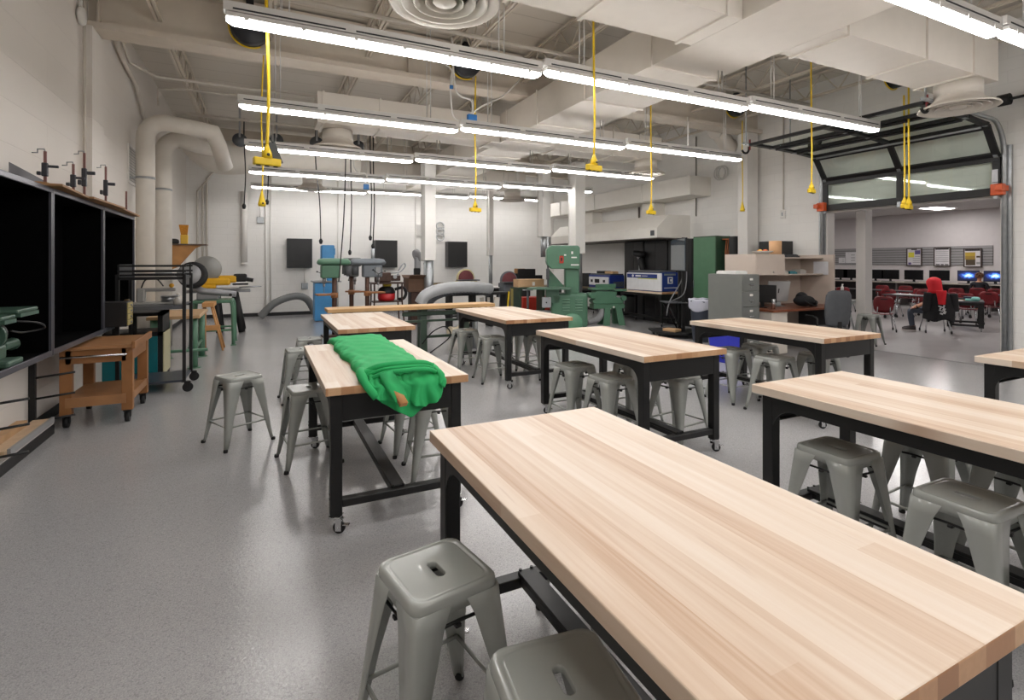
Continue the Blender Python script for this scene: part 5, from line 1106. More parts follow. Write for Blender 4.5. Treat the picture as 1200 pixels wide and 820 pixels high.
# ------------------------------------------------------------------ overhead door
GLS, nt, bb = new_mat('door_glass'); nt.nodes.remove(bb)
tr = N(nt, 'ShaderNodeBsdfTransparent'); tr.inputs[0].default_value = (.93, .96, .94, 1); gl = N(nt, 'ShaderNodeBsdfGlossy'); gl.inputs['Roughness'].default_value = .03; gl.inputs[0].default_value = (.9, .95, .92, 1)
fr = N(nt, 'ShaderNodeFresnel'); fr.inputs[0].default_value = 1.5; mf = .045; mx = N(nt, 'ShaderNodeMixShader'); mx.inputs[0].default_value = mf; nt.links.new(tr.outputs[0], mx.inputs[1]); nt.links.new(gl.outputs[0], mx.inputs[2])
nt.links.new(mx.outputs[0], nt.nodes['Material Output'].inputs[0])
dr = bpy.data.objects.new('door_1', None); COL.objects.link(dr); dr['kind'] = 'structure'; dr['label'] = 'raised glazed black garage door between shop and classroom'
secs = [((10.70, 2.80), (10.70, 3.42)), ((10.70, 3.435), (10.36, 3.90)), ((10.35, 3.91), (9.74, 3.96)), ((9.72, 3.96), (9.10, 3.98)), ((9.08, 3.98), (8.45, 3.99))]
ya, ybb, ym = DY0-.02, DY1+.02, (DY0+DY1)/2
for k, (a, b) in enumerate(secs):
    a = Vector((a[0], 0, a[1])); b = Vector((b[0], 0, b[1])); u = (b-a).normalized(); nrm = Vector((-u.z, 0, u.x)); Ls = (b-a).length
    rot = Matrix(((u.x, 0, nrm.x, 0), (0, 1, 0, 0), (u.z, 0, nrm.z, 0), (0, 0, 0, 1)))
    def bar(mb, s0, s1, y0, y1, th=.045): mb.box(a+u*((s0+s1)/2)+Vector((0, (y0+y1)/2, 0)), (s1-s0, y1-y0, th), 0, .003, rot)
    f = MB(); lo = .13 if k == 0 else .07; bar(f, 0, lo, ya, ybb, .055); bar(f, Ls-.07, Ls, ya, ybb, .055); bar(f, lo, Ls-.07, ya, ya+.10); bar(f, lo, Ls-.07, ybb-.10, ybb); bar(f, lo, Ls-.07, ym-.05, ym+.05)
    if k == 0: pass
    f.build('section_frame', BLK, dr)
    for y0, y1 in ((ya+.09, ym-.045), (ym+.045, ybb-.09)):
        g = MB(); bar(g, lo, Ls-.055, y0, y1, .008); g.build('glass_pane', GLS, dr)
    h = MB()
    for y in (ya+.05, ym, ybb-.05): h.box(a-nrm*-.03+Vector((0, y, 0)), (.1, .06, .012), 0, .002, rot)
    h.build('hinge', GALV, dr)
    if k in (1, 2, 3): s = MB(); q = b+nrm*-.0; s.cyl(q+nrm*.045+Vector((0, ya+.1, 0)), q+nrm*.045+Vector((0, ybb-.1, 0)), .022, n=8); s.build('strut', GALV if k == 1 else BLK, dr)
for y, sg in ((DY0-.06, -1), (DY1+.06, 1)):
    tpts = [(10.72, y, .01), (10.72, y, 3.38)]+[(10.72-.42*(1-math.cos(q)), y, 3.38+.60*math.sin(q)) for q in [PI/2*k/8 for k in range(1, 9)]]+[(8.35, y, 4.02)]
    m = MB(); m.tube(tpts, .038, 6, flat=.7); m.build('track', GALV, dr)
    m = MB(); m.bx(10.74, 10.79, y-.04 if sg > 0 else y-.08, y+.08 if sg > 0 else y+.04, .01, 3.6); m.build('track_angle', GALV, dr)
    m = MB(); m.bx(10.5, 10.74, y-.05, y+.05, 2.86, 2.95, .01).bx(10.58, 10.70, y-.13 if sg > 0 else y-.03, y+.03 if sg > 0 else y+.13, 2.80, 2.98, .01); m.build('bottom_bracket', M('orange_bracket', (216, 92, 40), .4), dr)
    m = MB(); m.tube(arc((8.40, y, 3.93), .10, 20, -150, 10), .02, 8); m.build('end_bumper', BLKM, dr); m = MB(); m.tube([(8.5, y-.02*sg, 4.1), (8.5, y-.02*sg, 3.9)], .018, 6); m.build('bumper_pad', M('dark_red_pad', (130, 34, 36), .5), dr)
    m = MB(); m.cyl((8.42, y, 4.05), (8.42, y, 5.55), .014, n=6).cyl((9.7, y, 4.05), (9.7, y, 5.55), .014, n=6); m.build('track_hanger', GALV, dr)
m = MB(); m.cyl((10.62, 2.6, 4.30), (10.62, 7.4, 4.30), .022, n=10).cyl((10.62, 3.9, 4.30), (10.62, 4.05, 4.30), .09, n=16).cyl((10.62, 7.0, 4.30), (10.62, 7.12, 4.30), .09, n=16)
for y in (3.6, 7.2): m.bx(10.58, 10.79, y-.03, y+.03, 4.18, 4.42)
m.build('spring_shaft', BLKM, dr)
for (y, z, dz) in ((DY0+.03, 3.12, .2), (DY0+.03, 2.96, .1)): m = MB(); m.bx(10.66, 10.672, y-.03, y+.05, z-dz/2, z+dz/2); m.build('door_label', M('label_silver', (188, 190, 194), .4, .3), dr)
# ------------------------------------------------------------------ classroom beyond the door
RCH = M('dark_red_plastic', (116, 26, 32), .4, 0, .05)
def make_rchair(label):
    t = T('red_chair', label, 'chair', (0, 0, 0), 0, 'dark red classroom chairs')
    m = MB()           # seat faces +Y
    rings = []
    for y, z, w_ in ((-.21, .46, .19), (-.1, .445, .215), (.1, .445, .22), (.2, .44, .2), (.235, .42, .18)): rings.append([(w_*u, y, z-.02*(1-u*u)) for u in [-1+2*k/8 for k in range(9)]])
    m.loft(rings, False, False); s = m.build('seat', RCH, t, recalc=False); q = s.modifiers.new('so', 'SOLIDIFY'); q.thickness = .014
    m = MB(); rings = []
    for y, z, w_ in ((-.2, .47, .14), (-.235, .56, .2), (-.25, .68, .215), (-.265, .80, .205), (-.27, .86, .17), (-.27, .875, .12)): rings.append([(w_*u, y+.05*u*u, z) for u in [-1+2*k/8 for k in range(9)]])
    m.loft(rings, False, False); s = m.build('backrest', RCH, t, recalc=False); q = s.modifiers.new('so', 'SOLIDIFY'); q.thickness = .014
    m = MB(); m.bx(-.07, .07, -.292, -.283, .80, .825, .004); m.build('grip_slot', M('grip_dark', (40, 14, 16), .5), t)
    for sx in (-1, 1):
        for sy in (-1, 1):
            m = MB(); m.tube([(sx*.16, sy*.04-.02, .43), (sx*.2, sy*.14, .36), (sx*.25, sy*.25, .06)], .014, 8); lg = m.build('leg', CHR, t)
            m = MB(); m.cyl((sx*.25-.012, sy*.25, .03), (sx*.25+.012, sy*.25, .03), .03, n=12).bx(sx*.25-.016, sx*.25+.016, sy*.25-.016, sy*.25+.016, .03, .065); m.build('caster', BLKM, lg)
    m = MB(); m.tube([(-.16, 0, .42), (-.13, -.2, .44), (-.13, -.28, .62)], .012, 6).tube([(.16, 0, .42), (.13, -.2, .44), (.13, -.28, .62)], .012, 6); m.build('back_stay', CHR, t)
    return t
RC = [(1034, 13.0, -.95, 'dark red chair beside the white column, its back to the shop'), (1135, 14.3, -1.5, 'dark red chair at the black wheeled table, right behind it'), (1160, 15.1, -1.3, 'dark red chair with a pale label by the door track'),
      (1084, 16.1, -1.2, 'dark red chair hidden behind the red hood'), (990, 18.0, -1.3, 'dark red chair seen between jamb and column'), (1035, 19.5, -1.2, 'dark red chair in the row left of the red hood, upper'), (1044, 16.5, -1.4, 'dark red chair in the row left of the red hood, lower'),
      (1062, 19.0, -1.2, 'dark red chair under the second dark monitor'), (1078, 17.0, -1.0, 'dark red chair just left of the red hood'), (1122, 17.3, -1.3, 'dark red chair under the third poster'), (1147, 17.5, -1.35, 'dark red chair the second person sits on'), (1168, 16.9, -1.3, 'dark red chair under the last lit monitor'),
      (1112, 15.0, -1.2, 'dark red chair between the red hood and the wheeled table')]
rp = None
for i, (px, D, rz, lb) in enumerate(RC):
    p = atd(px, HOR, D)
    if rp is None: rp = make_rchair(lb); rp.location = (p.x, p.y, 0); rp.rotation_euler.z = rz
    else: dup(rp, (p.x, p.y, 0), rz, lb, 'dark red classroom chairs')
# tables
DT = M('dark_table_top', (58, 56, 60), .35, 0, .04)
def ctable(px, D, Ln, W_, rz, label, top=DT, thick=False):
    p = atd(px, HOR, D); t = T('classroom_table', label, 'table', (p.x, p.y, 0), rz, 'classroom tables')
    MB().bx(-W_/2, W_/2, -Ln/2, Ln/2, .71, .745, .004).build('top', top, t)
    for sx in (-1, 1):
        for sy in (-1, 1):
            x, y = sx*(W_/2-.06), sy*(Ln/2-.07)
            if thick: m = MB(); m.bx(x-.05, x+.05, y-.05, y+.05, .09, .71, .004); lg = m.build('leg', BLK, t)
            else: m = MB(); m.tube([(x, y, .71), (x, y, .05)], .024, 10); lg = m.build('leg', CHR, t)
            m = MB(); m.cyl((x-.014, y, .04), (x+.014, y, .04), .04, n=12).bx(x-.025, x+.025, y-.025, y+.025, .05, .095); m.build('caster', CHR if thick else BLKM, lg)
    if thick: m = MB(); m.bx(-W_/2+.06, W_/2-.06, -Ln/2+.05, -Ln/2+.09, .12, .17).bx(-W_/2+.06, W_/2-.06, Ln/2-.09, Ln/2-.05, .12, .17).bx(-W_/2+.06, W_/2-.06, -Ln/2+.03, Ln/2-.03, .64, .71); m.build('frame', BLK, t)
    return t
ctable(1131, 13.35, 1.2, .72, -1.17, 'black wheeled table with thick legs and books on it, right of the seated person', DT, True)
ctable(1068, 15.6, 1.3, .7, .0, 'dark classroom table just left of the seated person')
ctable(1020, 18.9, 3.2, .6, .0, 'long dark classroom table behind the white column')
ctable(1106, 16.3, 1.3, .6, .0, 'dark classroom table in front of the second person')
ctable(1176, 15.6, 1.0, .6, .0, 'dark classroom table cut by the door track')
# counter with monitors
CTZ = .95
t = T('computer_counter', 'long pale counter carrying the row of monitors along the poster wall', 'counter', (23.3, 9.0, 0))
MB().bx(-.35, .65, -6.6, 9, CTZ-.04, CTZ, .003).build('top', M('counter_top', (176, 168, 158), .5), t)
for y in (-6.2, -3, 0, 3, 6, 8.8): MB().bx(-.25, .6, y-.03, y+.03, 0, CTZ-.04).build('support', M('counter_support', (96, 90, 88), .5), t)
MB().bx(.55, .6, -6.6, 9, .1, CTZ-.04).build('back_panel', M('counter_back', (60, 56, 56), .6), t)
def lit_screen():
    m, nt, b = new_mat('lit_desktop'); lk = nt.links.new
    tc = N(nt, 'ShaderNodeTexCoord'); mp = N(nt, 'ShaderNodeMapping'); mp.inputs['Location'].default_value = (0, 0, -.06); mp.inputs['Scale'].default_value = (1, 3.4, 7.0); lk(tc.outputs['Object'], mp.inputs[0])
    ln = N(nt, 'ShaderNodeVectorMath', operation='LENGTH'); lk(mp.outputs[0], ln.inputs[0])
    no = N(nt, 'ShaderNodeTexNoise'); no.inputs['Scale'].default_value = 14; lk(tc.outputs['Object'], no.inputs['Vector'])
    d = math_n(nt, 'ADD', ln.outputs['Value'], math_n(nt, 'MULTIPLY', math_n(nt, 'SUBTRACT', no.outputs['Fac'], .5), .7))
    c = ramp(nt, d, [(0, L((214, 226, 250))), (.35, L((90, 140, 226))), (.6, L((30, 52, 120))), (1, L((12, 16, 36)))])
    lk(c, b.inputs['Emission Color']); b.inputs['Emission Strength'].default_value = 1.2; b.inputs['Base Color'].default_value = (.02, .02, .03, 1); b.inputs['Roughness'].default_value = .2
    return m
LIT = lit_screen(); DARK = M('dark_screen', (16, 16, 18), .2)
MON = [(984.5, 2.4, 0), (997, 13, 0), (1025.5, 6, 0), (1043, 18, 0), (1070.5, 21, 0), (1100.5, 22, 0), (1134.5, 24, 1), (1166, 22, 1)]
ML = ['dark monitor edge by the door jamb', 'dark monitor left of the white column', 'dark monitor cut by the white column', 'first whole dark monitor right of the white column', 'dark monitor below the first poster', 'dark monitor behind the red hood', 'lit monitor with a blue picture beside the second person', 'lit monitor with a blue picture by the door track']
for i, (px, w_, lit) in enumerate(MON):
    p = atx(px, 322, 23.25); t = T('monitor', ML[i], 'monitor', (23.25, p.y, CTZ+.001), 0, 'monitors on the counter')
    MB().bx(0, .035, -.33, .33, .09, .48, .006).build('case', BLKM, t)
    m = MB(); m.bx(-.004, 0, -.31, .31, -.175, .175); m.build('screen', LIT if lit else DARK, t, (0, 0, .29))
    m = MB(); m.bx(-.1, .12, -.13, .13, 0, .012, .003).bx(.02, .05, -.04, .04, .01, .2); m.build('stand', BLKM, t)
    m = MB(); m.bx(-.09, .09, -.2, .2, 0, .018, .003)
    for k in range(4): m.bx(-.075+.04*k, -.045+.04*k, -.18, .18, .018, .024)
    tag(m.build('keyboard', DGREY, None, (23.07, p.y, CTZ+.001)), 'dark keyboard before the '+ML[i], 'keyboard', 'keyboards on the counter')
# slat wall and posters
SLM = M('slat_grey', (150, 148, 148), .5, 0, .03)
ya = atx(982, 300, XF).y; yb_ = atx(1164, 300, XF).y; z0, z1 = atx(1080, 310.5, XF).z, atx(1080, 289.5, XF).z
t = T('slat_wall', 'grey grooved display panel running along the classroom wall under the posters', 'slat wall', (XF, 0, 0))
m = MB(); n = 7; hh = (z1-z0)/n
for k in range(n): m.bx(-.035, 0, yb_, ya+2.5, z0+k*hh+.012, z0+(k+1)*hh-.012)
m.build('slat', SLM, t); MB().bx(-.016, 0, yb_, ya+2.5, z0, z1).build('backing', M('slat_groove', (96, 94, 94), .6), t)
INK = M('print_dark', (52, 48, 52), .7); PY_ = M('print_yellow', (214, 204, 70), .7); PP = M('print_purple', (96, 84, 130), .7); POL = M('print_ochre', (178, 150, 52), .7); PDK = M('print_umber', (74, 62, 44), .7); PGR = M('print_grey', (150, 150, 150), .7)
def poster(px0, px1, py0, py1, label, blocks):
    X = XF-.07; a = atx(px0, py0, X); b = atx(px1, py1, X); w_, h_ = a.y-b.y, a.z-b.z
    t = T('poster', label, 'poster', (X, (a.y+b.y)/2, (a.z+b.z)/2), 0, 'framed posters on the slat wall')
    m = MB(); q = .035
    for s in (-1, 1): m.bx(-.03, .02, s*w_/2-q/2, s*w_/2+q/2, -h_/2-q/2, h_/2+q/2).bx(-.03, .02, -w_/2, w_/2, s*h_/2-q/2, s*h_/2+q/2)
    m.build('frame', M('poster_frame', (70, 58, 54), .5), t)
    MB().bx(-.008, .02, -w_/2, w_/2, -h_/2, h_/2).build('sheet', M('poster_paper', (206, 202, 204), .7), t)
    for (u0, u1, v0, v1, mt) in blocks:     # u to the viewer's right, v down
        m = MB(); m.bx(-.012, -.008, w_/2-u1*w_, w_/2-u0*w_, h_/2-v1*h_, h_/2-v0*h_); m.build('print', mt, t)
poster(1063, 1080, 291.5, 311, 'framed poster with a yellow and a purple block, first right of the column', [(.1, .5, .22, .52, PY_), (.55, .92, .1, .34, PP), (.3, .7, .02, .08, INK), (.1, .3, .82, .95, PP), (.4, .9, .56, .6, PGR), (.4, .9, .68, .72, PGR), (.55, .9, .44, .48, PGR), (.4, .9, .8, .84, PGR)])
poster(1095, 1113.5, 290.5, 311.5, 'framed white poster of grey text lines, in the middle', [(.08, .92, .03, .1, INK)]+[(.1, .9, .2+.11*k, .23+.11*k, PGR) for k in range(6)]+[(.1, .35, .9, .96, INK), (.42, .6, .9, .96, INK), (.68, .9, .9, .96, INK)])
poster(1130, 1150, 291.5, 312.5, 'framed poster with a big ochre picture, nearest the door track', [(.06, .66, .2, .4, POL), (.06, .66, .4, .62, M('print_ochre_dark', (150, 122, 50), .7)), (.1, .66, .6, .92, PDK), (.72, .94, .4, .5, PDK), (.72, .94, .74, .86, PGR), (.06, .94, .03, .12, INK)])
for k, (px0, px1, py0, py1, lb) in enumerate(((983, 990.5, 302, 308, 'small white sheet pinned low on the slat wall beside the jamb'), (991, 1004, 295.5, 308, 'wide white sheet pinned on the slat wall left of the column'))):
    X = XF-.04; a = atx(px0, py0, X); b = atx(px1, py1, X); m = MB(); m.bx(X-.006, X, b.y, a.y, b.z, a.z); o = m.build('pinned_sheet', M('sheet_white', (214, 212, 212), .7)); tag(o, lb, 'sheet', 'sheets on the slat wall')
    m = MB()
    for q in range(3): m.bx(X-.01, X-.006, b.y+(a.y-b.y)*.15, b.y+(a.y-b.y)*.5, b.z+(a.z-b.z)*(.2+.25*q), b.z+(a.z-b.z)*(.26+.25*q))
    m.build('print', PGR, o)
# stool and small table just beyond the jamb
dup(proto, (11.48, 6.5, 0), .15, 'pale grey metal stool beyond the door jamb, beside the white column', G)
t = T('small_table', 'small white table on angled legs beyond the door jamb', 'table', (11.55, 7.25, 0))
MB().bx(-.38, .3, -.32, .4, .86, .89, .01, 2).build('top', M('table_white_metal', (196, 200, 200), .35, .1), t)
for sx in (-1, 1):
    for sy in (-1, 1): m = MB(); m.tube([(sx*.26, sy*.26, .86), (sx*.18, sy*.18, .72), (sx*.3, sy*.3, 0)], .025, 6); m.build('leg', M('table_white_metal', (196, 200, 200), .35, .1), t)
p = atd(987, 333, 17.8); t = T('spray_bottle', 'white bottle on the long dark table between jamb and column', 'bottle', (p.x, p.y, .746))
m = MB(); m.lathe([(0, 0), (.045, 0), (.045, .13), (.02, .17), (.018, .2), (0, .2)], (0, 0, 0), 14); m.build('bottle', WHT, t); m = MB(); m.bx(-.02, .05, -.015, .015, .2, .24, .004); m.build('trigger', WHT, t)
# things on the wheeled table
tb = atd(1131, HOR, 13.35)
def ontab(dx, dy, z, m, mat, name, lb, cat, rz=-1.17): return tag(m.build(name, mat, None, (tb.x+dx*math.cos(-1.17)-dy*math.sin(-1.17), tb.y+dx*math.sin(-1.17)+dy*math.cos(-1.17), z), rz), lb, cat)
m = MB(); m.lathe([(0, 0), (.06, 0), (.085, .05), (.08, .09), (.03, .11), (0, .11)], (0, 0, 0), 16); m.bx(-.2, -.06, -.02, .02, .0, .06, .01); ontab(.2, -.3, .746, m, M('mint_plastic', (150, 214, 206), .4), 'mint_jug', 'mint green jug lying on the wheeled table', 'jug')
for k, (dx, dy, w_, d_, h_, c, lb) in enumerate(((.12, .1, .3, .22, .09, (40, 46, 66), 'dark navy bundle on the wheeled table behind the mint jug'), (-.12, .25, .32, .22, .04, (40, 38, 40), 'black folder on the wheeled table'), (-.08, -.1, .34, .2, .02, (176, 138, 92), 'tan notebook on the wheeled table'), (-.15, -.42, .22, .16, .015, (220, 218, 212), 'white paper at the near corner of the wheeled table'))):
    m = MB(); m.bx(-w_/2, w_/2, -d_/2, d_/2, 0, h_, .006).bx(-w_/2+.01, w_/2-.02, -d_/2+.01, d_/2-.01, h_*.2, h_*.8+.004); ontab(dx, dy, .746, m, M('tabletop_item_%d' % k, c, .6), ['bundle', 'folder', 'notebook', 'paper'][k], lb, ['bundle', 'folder', 'notebook', 'paper'][k])
p = atd(1066, HOR, 15.6); m = MB(); m.bx(-.16, .16, -.3, .3, 0, .012).bx(-.14, .12, -.1, .26, .012, .022); tag(m.build('papers', M('sheet_white', (214, 212, 212), .7), None, (p.x, p.y+.1, .746)), 'white papers spread on the dark table left of the seated person', 'papers')
# ------------------------------------------------------------------ people
def skin(name, joints, edges, mat, parent, root=0, sub=2):
    me = bpy.data.meshes.new(name); me.from_pydata([j[0] for j in joints], edges, []); o = bpy.data.objects.new(name, me); COL.objects.link(o); me.materials.append(mat)
    m = o.modifiers.new('skin', 'SKIN'); m.use_smooth_shade = True
    for i, j in enumerate(joints): me.skin_vertices[0].data[i].radius = (j[1], j[1] if len(j) < 3 else j[2]); me.skin_vertices[0].data[i].use_root = (i == root)
    s = o.modifiers.new('sub', 'SUBSURF'); s.levels = sub; s.render_levels = sub
    if parent: o.parent = parent
    return o
SKN = M('skin', (196, 142, 112), .5, 0, .04)
LEAN = 0.0
def ln_(p): return (p[0], p[1]-(LEAN*(p[2]-.56) if p[2] > .66 else 0), p[2])
def seated_person(loc, rz, label, arm_out, name='person'):
    t = T(name, label, 'person', loc, rz)      # faces +Y, pelvis above the origin
    J = [((0, 0, .54), .13, .11), ((0, .03, .70), .125, .095), ((0, .05, .88), .15, .10), ((0, .06, .99), .12, .08), ((0, .08, 1.07), .05), ((0, .11, 1.13), .06),
         ((0, .12, 1.20), .085, .095), ((0, .12, 1.28), .07, .08)]
    E_ = [(0, 1), (1, 2), (2, 3), (3, 4), (4, 5), (5, 6), (6, 7)]
    for sx in (-1, 1):
        b = len(J); J += [((sx*.17, .05, .985), .055), ((sx*.23, .08, .76), .045), ((sx*.17, .32, .60), .033), ((sx*.16, .36, .575), .026)]; E_ += [(3, b), (b, b+1), (b+1, b+2), (b+2, b+3)]
        for k in range(4):
            c = len(J); x = sx*.16-.028+.019*k; l = (.045, .052, .05, .04)[k]; J += [((x, .40, .568), .010), ((x, .40+l*.6, .555), .009), ((x, .40+l, .535), .007)]; E_ += [(b+3, c), (c, c+1), (c+1, c+2)]
        c = len(J); J += [((sx*.16-sx*.035, .375, .57), .011), ((sx*.16-sx*.05, .40, .555), .009)]; E_ += [(b+3, c), (c, c+1)]
        c = len(J); J += [((sx*.10, .06, .52), .085), ((sx*.13, .45, .50), .062), ((sx*.13, .43, .28), .052), ((sx*.13, .40, .09), .038), ((sx*.14, .46, .04), .036), ((sx*.14, .56, .03), .03)]; E_ += [(0, c), (c, c+1), (c+1, c+2), (c+2, c+3), (c+3, c+4), (c+4, c+5)]
    skin('body', [(ln_(j[0]),)+tuple(j[1:]) for j in J], E_, SKN, t)
    return t
def clothes_legs(t, mat, shoe, sole):
    J = [((0, -.01, .55), .145, .125), ((0, .0, .66), .135, .11)]; E_ = [(0, 1)]
    for sx in (-1, 1):
        c = len(J); J += [((sx*.10, .06, .52), .098), ((sx*.13, .46, .50), .075), ((sx*.13, .435, .28), .068), ((sx*.13, .41, .10), .06)]; E_ += [(0, c), (c, c+1), (c+1, c+2), (c+2, c+3)]
    skin('trousers', J, E_, mat, t)
    for sx in (-1, 1):
        m = MB(); m.loft([[(sx*.14+x*w_, y, z) for x, z in ((-1, .025), (1, .025), (1, h_*.6), (.6, h_), (-.6, h_), (-1, h_*.6))] for y, w_, h_ in ((.34, .035, .1), (.40, .045, .12), (.48, .05, .09), (.57, .05, .07), (.62, .03, .045))]); s = m.build('shoe', shoe, t)
        m = MB(); m.loft([[(sx*.14-w_, y, 0), (sx*.14+w_, y, 0), (sx*.14+w_, y, .026), (sx*.14-w_, y, .026)] for y, w_ in ((.33, .04), (.48, .055), (.6, .05), (.63, .03))], True, True, False); m.build('sole', sole, s)
# seated person, sideways on a chair with a hooded jacket over its back
pp = atd(1096, HOR, 12.7)
def facing(v): return math.atan2(-v.x, v.y)
cf = facing(RT*.40+FW*.87); face = facing(-RT*.80+FW*.6)
pc = dup(rp, (pp.x, pp.y, 0), cf, 'dark red chair carrying the red and black hooded jacket', 'dark red classroom chairs')
LEAN = .18; ps = pp+RT*.0+FW*.06
t = seated_person((ps.x, ps.y, .02), face, 'person in grey trousers sitting sideways, head hidden by the red hood', True)
clothes_legs(t, M('grey_trousers', (74, 80, 92), .8, 0, .06), M('dark_shoe', (44, 36, 38), .6), M('pale_sole', (196, 184, 180), .6))
SHIRT = M('dark_shirt', (62, 58, 62), .85, 0, .06)
J = [((0, .0, .58), .15, .125), ((0, .03, .74), .145, .115), ((0, .05, .90), .172, .118), ((0, .06, 1.0), .135, .095)]; E_ = [(0, 1), (1, 2), (2, 3)]
for sx in (-1, 1): c = len(J); J += [((sx*.18, .05, .985), .07), ((sx*.22, .07, .86), .06)]; E_ += [(3, c), (c, c+1)]
skin('shirt', [(ln_(j[0]),)+tuple(j[1:]) for j in J], E_, SHIRT, t)
m = MB(); m.tube([(-.178, .305, .607), (-.174, .322, .60)], .04, 12); m.build('wristband', BLKM, t)
hy_ = -LEAN*.66
m = MB(); m.sph((-.035, .215+hy_, 1.215), .011).sph((.035, .215+hy_, 1.215), .011).tube([(-.03, .21+hy_, 1.145), (.03, .21+hy_, 1.145)], .007, 6).sph((0, .225+hy_, 1.185), .016); m.build('face_features', M('face_tone', (150, 96, 80), .5), t)
m = MB(); m.sph((0, .10+hy_, 1.25), .105, (.95, 1.1, .95)); bm_ = m.bm
for v in [v for v in bm_.verts if v.co.y > .15+hy_ and v.co.z < 1.30 or v.co.z < 1.19]: bm_.verts.remove(v)
m.build('hair', M('brown_hair', (104, 70, 46), .8, 0, .2, 30), t, recalc=False)
JR = M('jacket_red', (214, 28, 40), .75, 0, .05); JB = M('jacket_black', (28, 27, 30), .75, 0, .06)
t = T('hooded_jacket', 'black jacket with a red hood and red panel hanging over a classroom chair', 'jacket', (pp.x, pp.y, 0), cf)
def drape(pts_fn, nu, nv, name, mat, th):
    m = MB(); m.loft([[pts_fn(-1+2*k/nu, v/nv) for k in range(nu+1)] for v in range(nv+1)], False, False); o = m.build(name, mat, t, recalc=False); q = o.modifiers.new('so', 'SOLIDIFY'); q.thickness = th; q.offset = 0; q = o.modifiers.new('s', 'SUBSURF'); q.levels = 1; q.render_levels = 1; return o
drape(lambda u, v: ((.235+.075*math.sin(min(1, v*1.2)*PI/2))*u+.02*math.sin(v*5), -.335-.06*v+.10*u*u+.02*math.sin(u*9+v*3), 1.02-.70*v-.07*u*u*(1-v)+.03*math.sin(u*5)*v), 18, 14, 'back_panel', JB, .05)
drape(lambda u, v: (.02+(.10-.03*v)*u, -.385-.05*v+.03*u*u+.012*math.sin(u*5+v*5), 1.05-.34*v), 10, 10, 'red_panel', JR, .03)
drape(lambda u, v: (-.21-.05*v+.075*u, -.33-.02*v+.05*u*u, 1.0-.46*v), 8, 10, 'sleeve', JB, .07)
drape(lambda u, v: (.27+.03*v+.075*u, -.30+.02*v+.05*u*u, .98-.44*v), 8, 10, 'sleeve', JB, .07)
m = MB()
for (x, z, a, b) in ((.0, .66, .12, .03), (.05, .60, .05, .06), (-.01, .57, .08, .02), (.06, .53, .05, .07), (.0, .50, .06, .04), (.05, .68, .03, .05), (-.02, .62, .03, .05)): m.box((x, -.452+.03*(z-.5), z), (a, .012, b), 0, 0, rotm('Y', 20))
m.build('white_print', M('white_print', (206, 206, 208), .7), t)
m = MB(); rings = []
for z, rx, ry, y in ((.98, .18, .09, -.27), (1.04, .15, .11, -.24), (1.10, .14, .14, -.20), (1.18, .15, .16, -.16), (1.26, .15, .16, -.14), (1.32, .12, .13, -.135), (1.355, .06, .07, -.13), (1.362, .01, .01, -.13)):
    rings.append([(-.06+rx*math.cos(a)*(1+.04*math.sin(3*a+z*20)), y+ry*math.sin(a)*(1+.03*math.sin(5*a)), z) for a in [2*PI*j/24 for j in range(24)]])
m.loft(rings, True, False)
o = m.build('hood', JR, t, recalc=False); q = o.modifiers.new('so', 'SOLIDIFY'); q.thickness = .012
LEAN = 0.0
# second person at the monitors
p2 = atd(1147, HOR, 17.5); f2 = -1.35
t = seated_person((p2.x, p2.y, .02), f2, 'seated person with curly brown hair and dark top, back turned, at the lit monitors', False)
clothes_legs(t, M('dark_trousers', (40, 42, 50), .8), M('dark_shoe', (44, 36, 38), .6), M('pale_sole', (196, 184, 180), .6))
J = [((0, .0, .58), .145, .12), ((0, .03, .74), .14, .11), ((0, .05, .90), .17, .115), ((0, .06, 1.0), .13, .09)]; E_ = [(0, 1), (1, 2), (2, 3)]
for sx in (-1, 1): c = len(J); J += [((sx*.18, .05, .985), .065), ((sx*.235, .08, .78), .056), ((sx*.175, .30, .615), .045)]; E_ += [(3, c), (c, c+1), (c+1, c+2)]
skin('sweater', J, E_, M('dark_sweater', (40, 40, 46), .85), t)
m = MB(); rnd = random.Random(3)
for k in range(46):
    a, b = rnd.uniform(0, 2*PI), rnd.uniform(-.35, 1.0); r = math.sqrt(max(0, 1-b*b)); q = Vector((.095*r*math.cos(a), .12-.01+.105*r*math.sin(a), 1.24+.1*b))
    if q.y > .19 and q.z < 1.27: continue
    m.sph(q, .036, u=8, v=6)
m.build('hair', M('brown_hair', (104, 70, 46), .8, 0, .2, 30), t)
m = MB(); m.sph((-.035, .215, 1.215), .011).sph((.035, .215, 1.215), .011).tube([(-.03, .21, 1.145), (.03, .21, 1.145)], .007, 6).sph((0, .225, 1.185), .016); m.build('face_features', M('face_tone', (150, 96, 80), .5), t)
